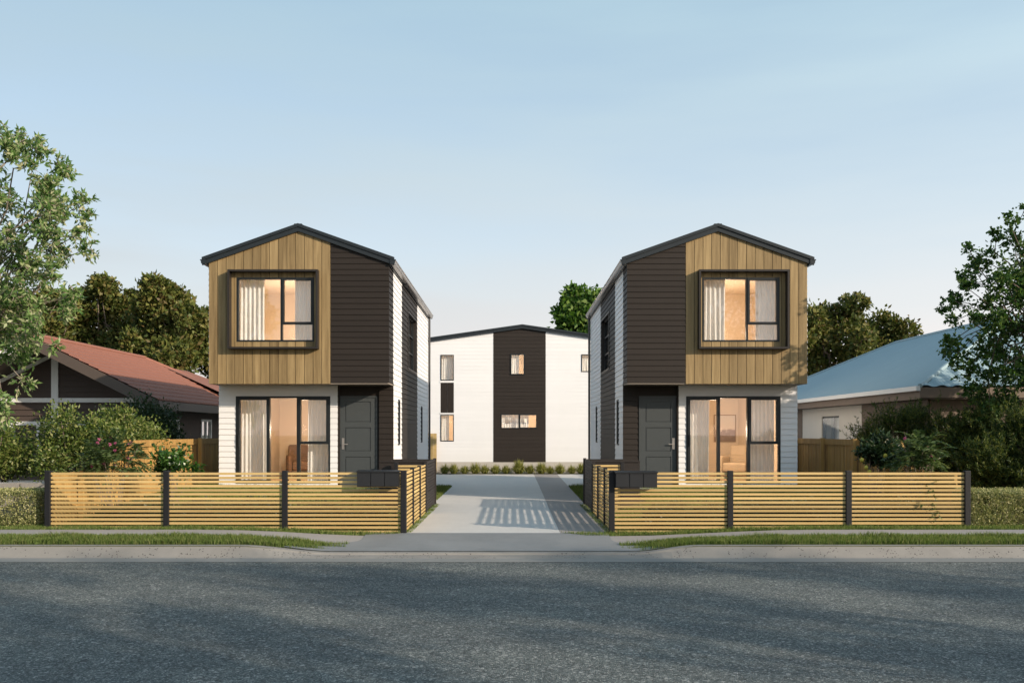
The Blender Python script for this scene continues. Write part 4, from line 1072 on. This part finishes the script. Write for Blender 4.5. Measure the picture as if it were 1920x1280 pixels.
# garden plants behind the street fences
def compound(c, R3, n, seed, L=.30):
    g = np.random.default_rng(seed); out = []; tips = []
    for _ in range(n):
        u = g.normal(size=3); u[2] = abs(u[2]) * .8 + .1; u /= np.linalg.norm(u)
        s = np.array(c) + u * np.array(R3) * g.uniform(.25, .8); d = u * .8 + g.normal(size=3) * .5; d /= np.linalg.norm(d)
        side = np.cross(d, [0, 0, 1.]); side /= np.linalg.norm(side) + 1e-9
        k = 7; t = np.linspace(.2, 1, k)
        for sg in (1, -1):
            p = s + d * L * t[:, None] + np.array([0, 0, -.10]) * (t ** 2)[:, None]
            out.append(leaf_quads(p, np.tile(d * .5 + side * sg * .8 + np.array([0, 0, -.15]), (k, 1)), np.full(k, .10), np.full(k, .034), roll=.5))
        tips.append(s + d * L * .5)
    return np.concatenate(out), tips
def flowers(tips, k):
    def add(root):
        for i in range(k):
            p = np.array(tips[i * 5 % len(tips)]) + np.array([0, -.06, .05]); n = 26
            d = unit(rng.normal(size=(n, 3)))
            quads('flower', leaf_quads(np.tile(p, (n, 1)), d, np.full(n, .036), np.full(n, .024)), L_pink, root)
    return add
for lab, c, R3, n, sd, k in [('feathery-leaved garden shrub with pink flowers behind the left street fence', (-7.35, 16.7, 1.05), (.66, .5, .85), 190, 51, 14),
                             ('feathery-leaved garden shrub with a few pink flowers behind the right street fence', (7.62, 17.0, 1.1), (.5, .45, .82), 150, 52, 5)]:
    lv, tips = compound(c, R3, n, sd)
    cl = [(t_, .1) for t_ in tips[:14]]
    shrub('flowering_shrub', lab, (c[0], c[1], .15), cl, lv, L_comp, extra=flowers(tips, k), r=.014, group='flowering shrubs behind the street fences')
cl = shrub_clumps((-6.75, 18.0, .95), (.42, .35, .42), 14, .2, 53)
shrub('glossy_shrub', 'small shrub with bright glossy leaves right of the pink-flowered one on the left', (-6.75, 18.0, .2), cl, crown_twigs(cl, (-6.75, 18, .4), 420, 9, .11, .05, .1), L_gloss, r=.012)
cl = shrub_clumps((7.25, 18.1, 1.2), (.40, .35, .45), 16, .2, 54)
def lemons(root):
    for (x, z) in ((1624, 876), (1660, 854), (1672, 852), (1616, 862), (1630, 884)):
        c = px(x, z, 17.65); mb = MB()
        mb.tube([c + np.array([0, 0, -.045]), c + np.array([0, 0, -.03]), c, c + np.array([0, 0, .03]), c + np.array([0, 0, .045])], [.006, .03, .04, .03, .006], 10); mb.build('lemon', M_lemon, root, smooth=True)
shrub('lemon_tree', 'small citrus tree with a few yellow fruit behind the right street fence', (7.25, 18.1, .2), cl, crown_twigs(cl, (7.25, 18.1, .5), 520, 9, .10, .045, .1), L_dkbush, extra=lemons, r=.014, cat='tree')
# a leafy twig reaching through the right street fence
tw = MB(); lv = crown_twigs([(px(1745, 925, 15.5), .17), (px(1752, 960, 15.5), .15), (px(1735, 945, 15.5), .14)], (7.1, 15.6, .3), 480, 7, .055, .024, .1, tw)
shrub('climbing_plant', 'small leafy plant poking through the slats near the right end of the street fence', (7.1, 15.62, .08), [(px(1745, 925, 15.6), .1), (px(1752, 960, 15.6), .1)], lv, L_comp, r=.008, cat='plant')

# ornamental grass tufts along the rear building
def tuft_mesh(seed, n=420):
    g = np.random.default_rng(seed); a = g.uniform(0, 2 * np.pi, n); out = g.uniform(.1, 1.15, n); ln = g.uniform(.20, .42, n)
    d = np.stack([np.cos(a) * out, np.sin(a) * out, np.ones(n)], 1); d = unit(d); p = np.stack([np.cos(a), np.sin(a), np.zeros(n)], 1) * g.uniform(0, .06, (n, 1))
    m = p + d * ln[:, None] * .6; tip = p + d * ln[:, None] + np.array([0, 0, -1.]) * (out ** 2 * ln * .45)[:, None]
    s = np.stack([-np.sin(a), np.cos(a), np.zeros(n)], 1) * .009
    q1 = np.stack([p - s, p + s, m + s * .9, m - s * .9], 1); q2 = np.stack([m - s * .9, m + s * .9, tip + s * .1, tip - s * .1], 1)
    return np.concatenate([q1, q2])
protos = []
TX = [(834, 1.05), (851, 1.15), (871, .95), (891, 1.2), (909, 1.0), (929, 1.05), (949, .95), (973, 1.5), (994, 1.05), (1015, 1.25), (1032, .9), (1050, 1.15), (1072, .95), (1090, 1.2)]
for i, (x, s_) in enumerate(TX):
    if i < 3:
        o = quads('grass_tuft', tuft_mesh(70 + i), L_tuft, loc=(0, 0, 0)); protos.append(o)
    else:
        o = protos[i % 3].copy(); COL.objects.link(o)
    o.location = ((x - 960) * 37.6 / F, 37.6, .02); o.scale = (s_ * 1.15, s_ * 1.15, s_ * 1.1); o.rotation_euler = (0, 0, i * 1.3)
    tag(o, 'largest ornamental grass tuft in the row, below the dark stripe of the rear building' if i == 7 else 'small ornamental grass tuft in the row along the foot of the rear building', 'grass tuft', 'grass tufts along the rear building')
mb = MB(); mb.box(-7, 7.6, 37.32, 38.18, -.05, .035); o = mb.build('garden_bed', M_soil); o['kind'] = 'structure'

# street trees across the road: they shade the road and show in the window panes
def street_tree(x, y, h, R, seed, lo=.36, per=330):
    cl = round_clumps((x, y, h * (1 + lo) / 2), (R, R, h * (1 - lo) / 2), 26, R * .33, seed, -.9)
    lv = crown_dense(cl, per, .22, .12, .1, .3)
    tree('street_tree', 'large spreading street tree standing across the road, mirrored in the right townhouse windows', 'tree', (x, y, -.05), (x, y, h * .72), .2, cl, lv, L_street, M_bark, 'street trees across the road', lim=22)
for a in [(10.9, -5.4, 11.6, 2.4, 81), (16.2, -4.8, 12.5, 2.2, 82), (23.0, -5.2, 12.8, 2.2, 83), (30.1, -5, 12.5, 2.25, 84), (37.3, -5, 12.7, 2.3, 85)]:
    street_tree(*a)
# tree in the right neighbour's front garden, just outside the picture
cl = round_clumps((15.3, 17.9, 4.9), (1.75, 1.75, 2.2), 20, .75, 88, -.8)
tree('garden_tree', 'round garden tree just outside the right edge of the picture, shading the right townhouse', 'tree', (15.3, 17.9, .1), (15.3, 17.9, 4.6), .16, cl, crown_dense(cl, 420, .16, .10, .1, .3), L_mapl, M_bark)

# low leafy planting behind the street fences
for xa, xb, sd_ in ((-7.2, -2.3, 91), (2.3, 7.3, 92)):
    g = np.random.default_rng(sd_); cl = []
    for _ in range(70):
        x, y = g.uniform(xa, xb), g.uniform(15.85, 17.0); cl.append((np.array([x, y, zg(x, y) + .16]), np.array([.22, .2, .2]) * g.uniform(.6, 1.25)))
    o = quads('ground_cover', crown_dense(cl, 9000, .07, .034, .3, .3), L_dkbush); o['kind'] = 'stuff'
# grass: separate blades
def blades(name, n, region, h, mat, w=.007, lean=.5, hvar=None):
    pts = np.zeros((0, 2)); (xa, xb, ya, yb) = region[0]
    while len(pts) < n:
        q = np.stack([rng.uniform(xa, xb, 4 * n), rng.uniform(ya, yb, 4 * n)], 1)
        pts = np.concatenate([pts, q[region[1](q[:, 0], q[:, 1])]])
    pts = pts[:n]; z = np.array([zg(x, y) for x, y in pts])
    p = np.column_stack([pts, z - .005]); a = rng.uniform(0, 2 * np.pi, n); b = rng.uniform(0, 2 * np.pi, n)
    patch = .75 + .5 * (.5 + .5 * np.sin(pts[:, 0] * 5.1 + 2 * np.sin(pts[:, 1] * 7)) * np.sin(pts[:, 0] * 1.7 + 1))
    H = h * rng.uniform(.45, 1.2, n) * patch * (1 if hvar is None else hvar(pts[:, 0], pts[:, 1]))
    s = np.stack([np.cos(a), np.sin(a), 0 * a], 1) * w / 2; ln = np.stack([np.cos(b), np.sin(b), 0 * b], 1) * (rng.uniform(0, lean, n) * H)[:, None]
    m = p + ln * .35 + np.column_stack([0 * a, 0 * a, H * .6]); tip = p + ln + np.column_stack([0 * a, 0 * a, H])
    V = np.stack([p - s, p + s, m + s * .75, tip, m - s * .75], 1)
    o = quads(name, V, mat); o['kind'] = 'stuff'
    return o
def taperL(x, y): return (x < -2.62 - (14.40 - y) * 1.5 + .22 * np.sin(y * 31) + .3 * (rng.random(x.shape) ** 3 - .25)) | (x < -4)
def taperR(x, y): return (x > 1.66 + (14.40 - y) * 1.3 + .2 * np.sin(y * 27) - .3 * (rng.random(x.shape) ** 3 - .25))
blades('grass', 42000, ((-11, -2.6, 13.88, PY0 + .02), taperL), .085, M_grass)
blades('grass', 42000, ((1.7, 11, 13.88, PY0 + .02), taperR), .085, M_grass)
blades('grass', 22000, ((-11, -1.75, PY1 - .02, 15.62), lambda x, y: (x < -1.9) & ((x < -2.6) | (y > 15.2 - (x + 1.9) * -.3 + .1))), .07, M_grass)
blades('grass', 24000, ((.85, 11, PY1 - .02, 15.62), lambda x, y: (y > 15.10) & ((x > 1.62) | ((y < 15.42) & (x > .85 + (15.42 - y) * 1.2)))), .075, M_grass)
blades('lawn', 46000, ((-7.85, -1.95, 15.6, 22.0), lambda x, y: (x < -3.0) | (y < 19.0)), .10, M_lawn, w=.011)
blades('lawn', 46000, ((1.85, 7.85, 15.6, 22.0), lambda x, y: (x > 2.85) | (y < 19.0)), .10, M_lawn, w=.011)
blades('grass', 12000, ((-2.88, -1.90, 21.5, 28.8), lambda x, y: x > -9), .11, M_lawn, w=.012)
blades('grass', 12000, ((1.80, 2.69, 21.5, 28.8), lambda x, y: x > -9), .11, M_lawn, w=.012)
blades('grass', 2600, ((-1.84, -1.72, 15.5, 21.6), lambda x, y: x > -9), .06, M_grass)
blades('grass', 2600, ((1.60, 1.74, 15.5, 21.6), lambda x, y: x > -9), .06, M_grass)
for s_, xa, xb in ((-1, -13, -8.0), (1, 8.0, 13)):
    blades('grass', 14000, ((xa, xb, 15.6, 22), lambda x, y: x > -99), .09, M_lawn, w=.014)

# ------------------------------------------------------------------ sky, sun, camera
SUN_EL = 19.8; dirh = math.atan2(.835, -.55)          # compass-like: angle of the sun's horizontal direction from +y towards +x
w = bpy.data.worlds.new('World'); scn.world = w; w.use_nodes = True
nt = w.node_tree; bg = nt.nodes['Background']
sky = nt.nodes.new('ShaderNodeTexSky'); sky.sky_type = 'NISHITA'; sky.sun_disc = False
sky.sun_elevation = R(SUN_EL); sky.sun_rotation = dirh
sky.air_density = 1.0; sky.dust_density = 1.5; sky.ozone_density = .7; sky.altitude = 0

N = nt.nodes.new; Lk = nt.links.new
def wm(op, a, b=None, c=None):
    nd = N('ShaderNodeMath'); nd.operation = op
    for i, q in enumerate((a, b, c)):
        if q is None: continue
        if isinstance(q, (int, float)): nd.inputs[i].default_value = q
        else: Lk(q, nd.inputs[i])
    return nd.outputs[0]
tc = N('ShaderNodeTexCoord'); sp = N('ShaderNodeSeparateXYZ'); Lk(tc.outputs['Generated'], sp.inputs[0])
mp = N('ShaderNodeMapping'); mp.inputs['Scale'].default_value = (1.0, 1.0, 6.5); Lk(tc.outputs['Generated'], mp.inputs['Vector'])
nz = N('ShaderNodeTexNoise'); nz.inputs['Scale'].default_value = 1.7; nz.inputs['Detail'].default_value = 5; nz.inputs['Roughness'].default_value = .5; Lk(mp.outputs[0], nz.inputs['Vector'])
elev = wm('MAXIMUM', sp.outputs[2], 0.)
veil = wm('ADD', wm('MULTIPLY', wm('POWER', wm('SUBTRACT', 1., wm('MINIMUM', elev, 1.)), 2.4), .60), .36)       # thin high cloud thickens to the horizon
veil = wm('ADD', veil, wm('MULTIPLY', wm('SUBTRACT', nz.outputs['Fac'], .5), .8)); veil = wm('MINIMUM', wm('MAXIMUM', veil, 0.), .9)
glow = wm('ADD', wm('MULTIPLY', sp.outputs[0], .30), 1.02)                                           # brighter towards the sun's side
cl_ = N('ShaderNodeVectorMath'); cl_.operation = 'SCALE'; 
cc = N('ShaderNodeMix'); cc.data_type = 'RGBA'; Lk(wm('POWER', wm('SUBTRACT', 1., wm('MINIMUM', elev, 1.)), 2.3), cc.inputs[0])
cc.inputs[6].default_value = (1.62, 2.95, 3.38, 1); cc.inputs[7].default_value = (4.0, 3.44, 3.28, 1); Lk(cc.outputs[2], cl_.inputs[0]); Lk(glow, cl_.inputs['Scale'])
mxs = N('ShaderNodeMix'); mxs.data_type = 'RGBA'; Lk(veil, mxs.inputs[0]); Lk(sky.outputs[0], mxs.inputs[6]); Lk(cl_.outputs[0], mxs.inputs[7])
Lk(mxs.outputs[2], bg.inputs['Color']); bg.inputs['Strength'].default_value = .15
sd = bpy.data.lights.new('sun', 'SUN'); sd.energy = 3.45; sd.angle = R(.55); sd.color = (1., .85, .68)
so_ = bpy.data.objects.new('sun', sd); COL.objects.link(so_)
el = R(SUN_EL); v = (-.835 * math.cos(el), .55 * math.cos(el), -math.sin(el))
from mathutils import Vector
so_.rotation_euler = Vector(v).to_track_quat('-Z', 'Y').to_euler(); so_.location = (20, -15, 14)
cam = bpy.data.cameras.new('camera'); cam.sensor_width = 36.; cam.lens = F / 1920 * 36.; cam.shift_x = 0; cam.shift_y = (811 - 640) / 1920.
cam.clip_end = 3000; cam.clip_start = .1
co = bpy.data.objects.new('camera', cam); COL.objects.link(co); co.location = (0, 0, EYE); co.rotation_euler = (R(90), 0, 0); scn.camera = co
scn.view_settings.view_transform = 'Standard'; scn.view_settings.look = 'None'; scn.view_settings.exposure = .62; scn.view_settings.gamma = 1.
scn.cycles.max_bounces = 10; scn.cycles.transparent_max_bounces = 16; scn.cycles.diffuse_bounces = 4
scn.cycles.sample_clamp_indirect = 8
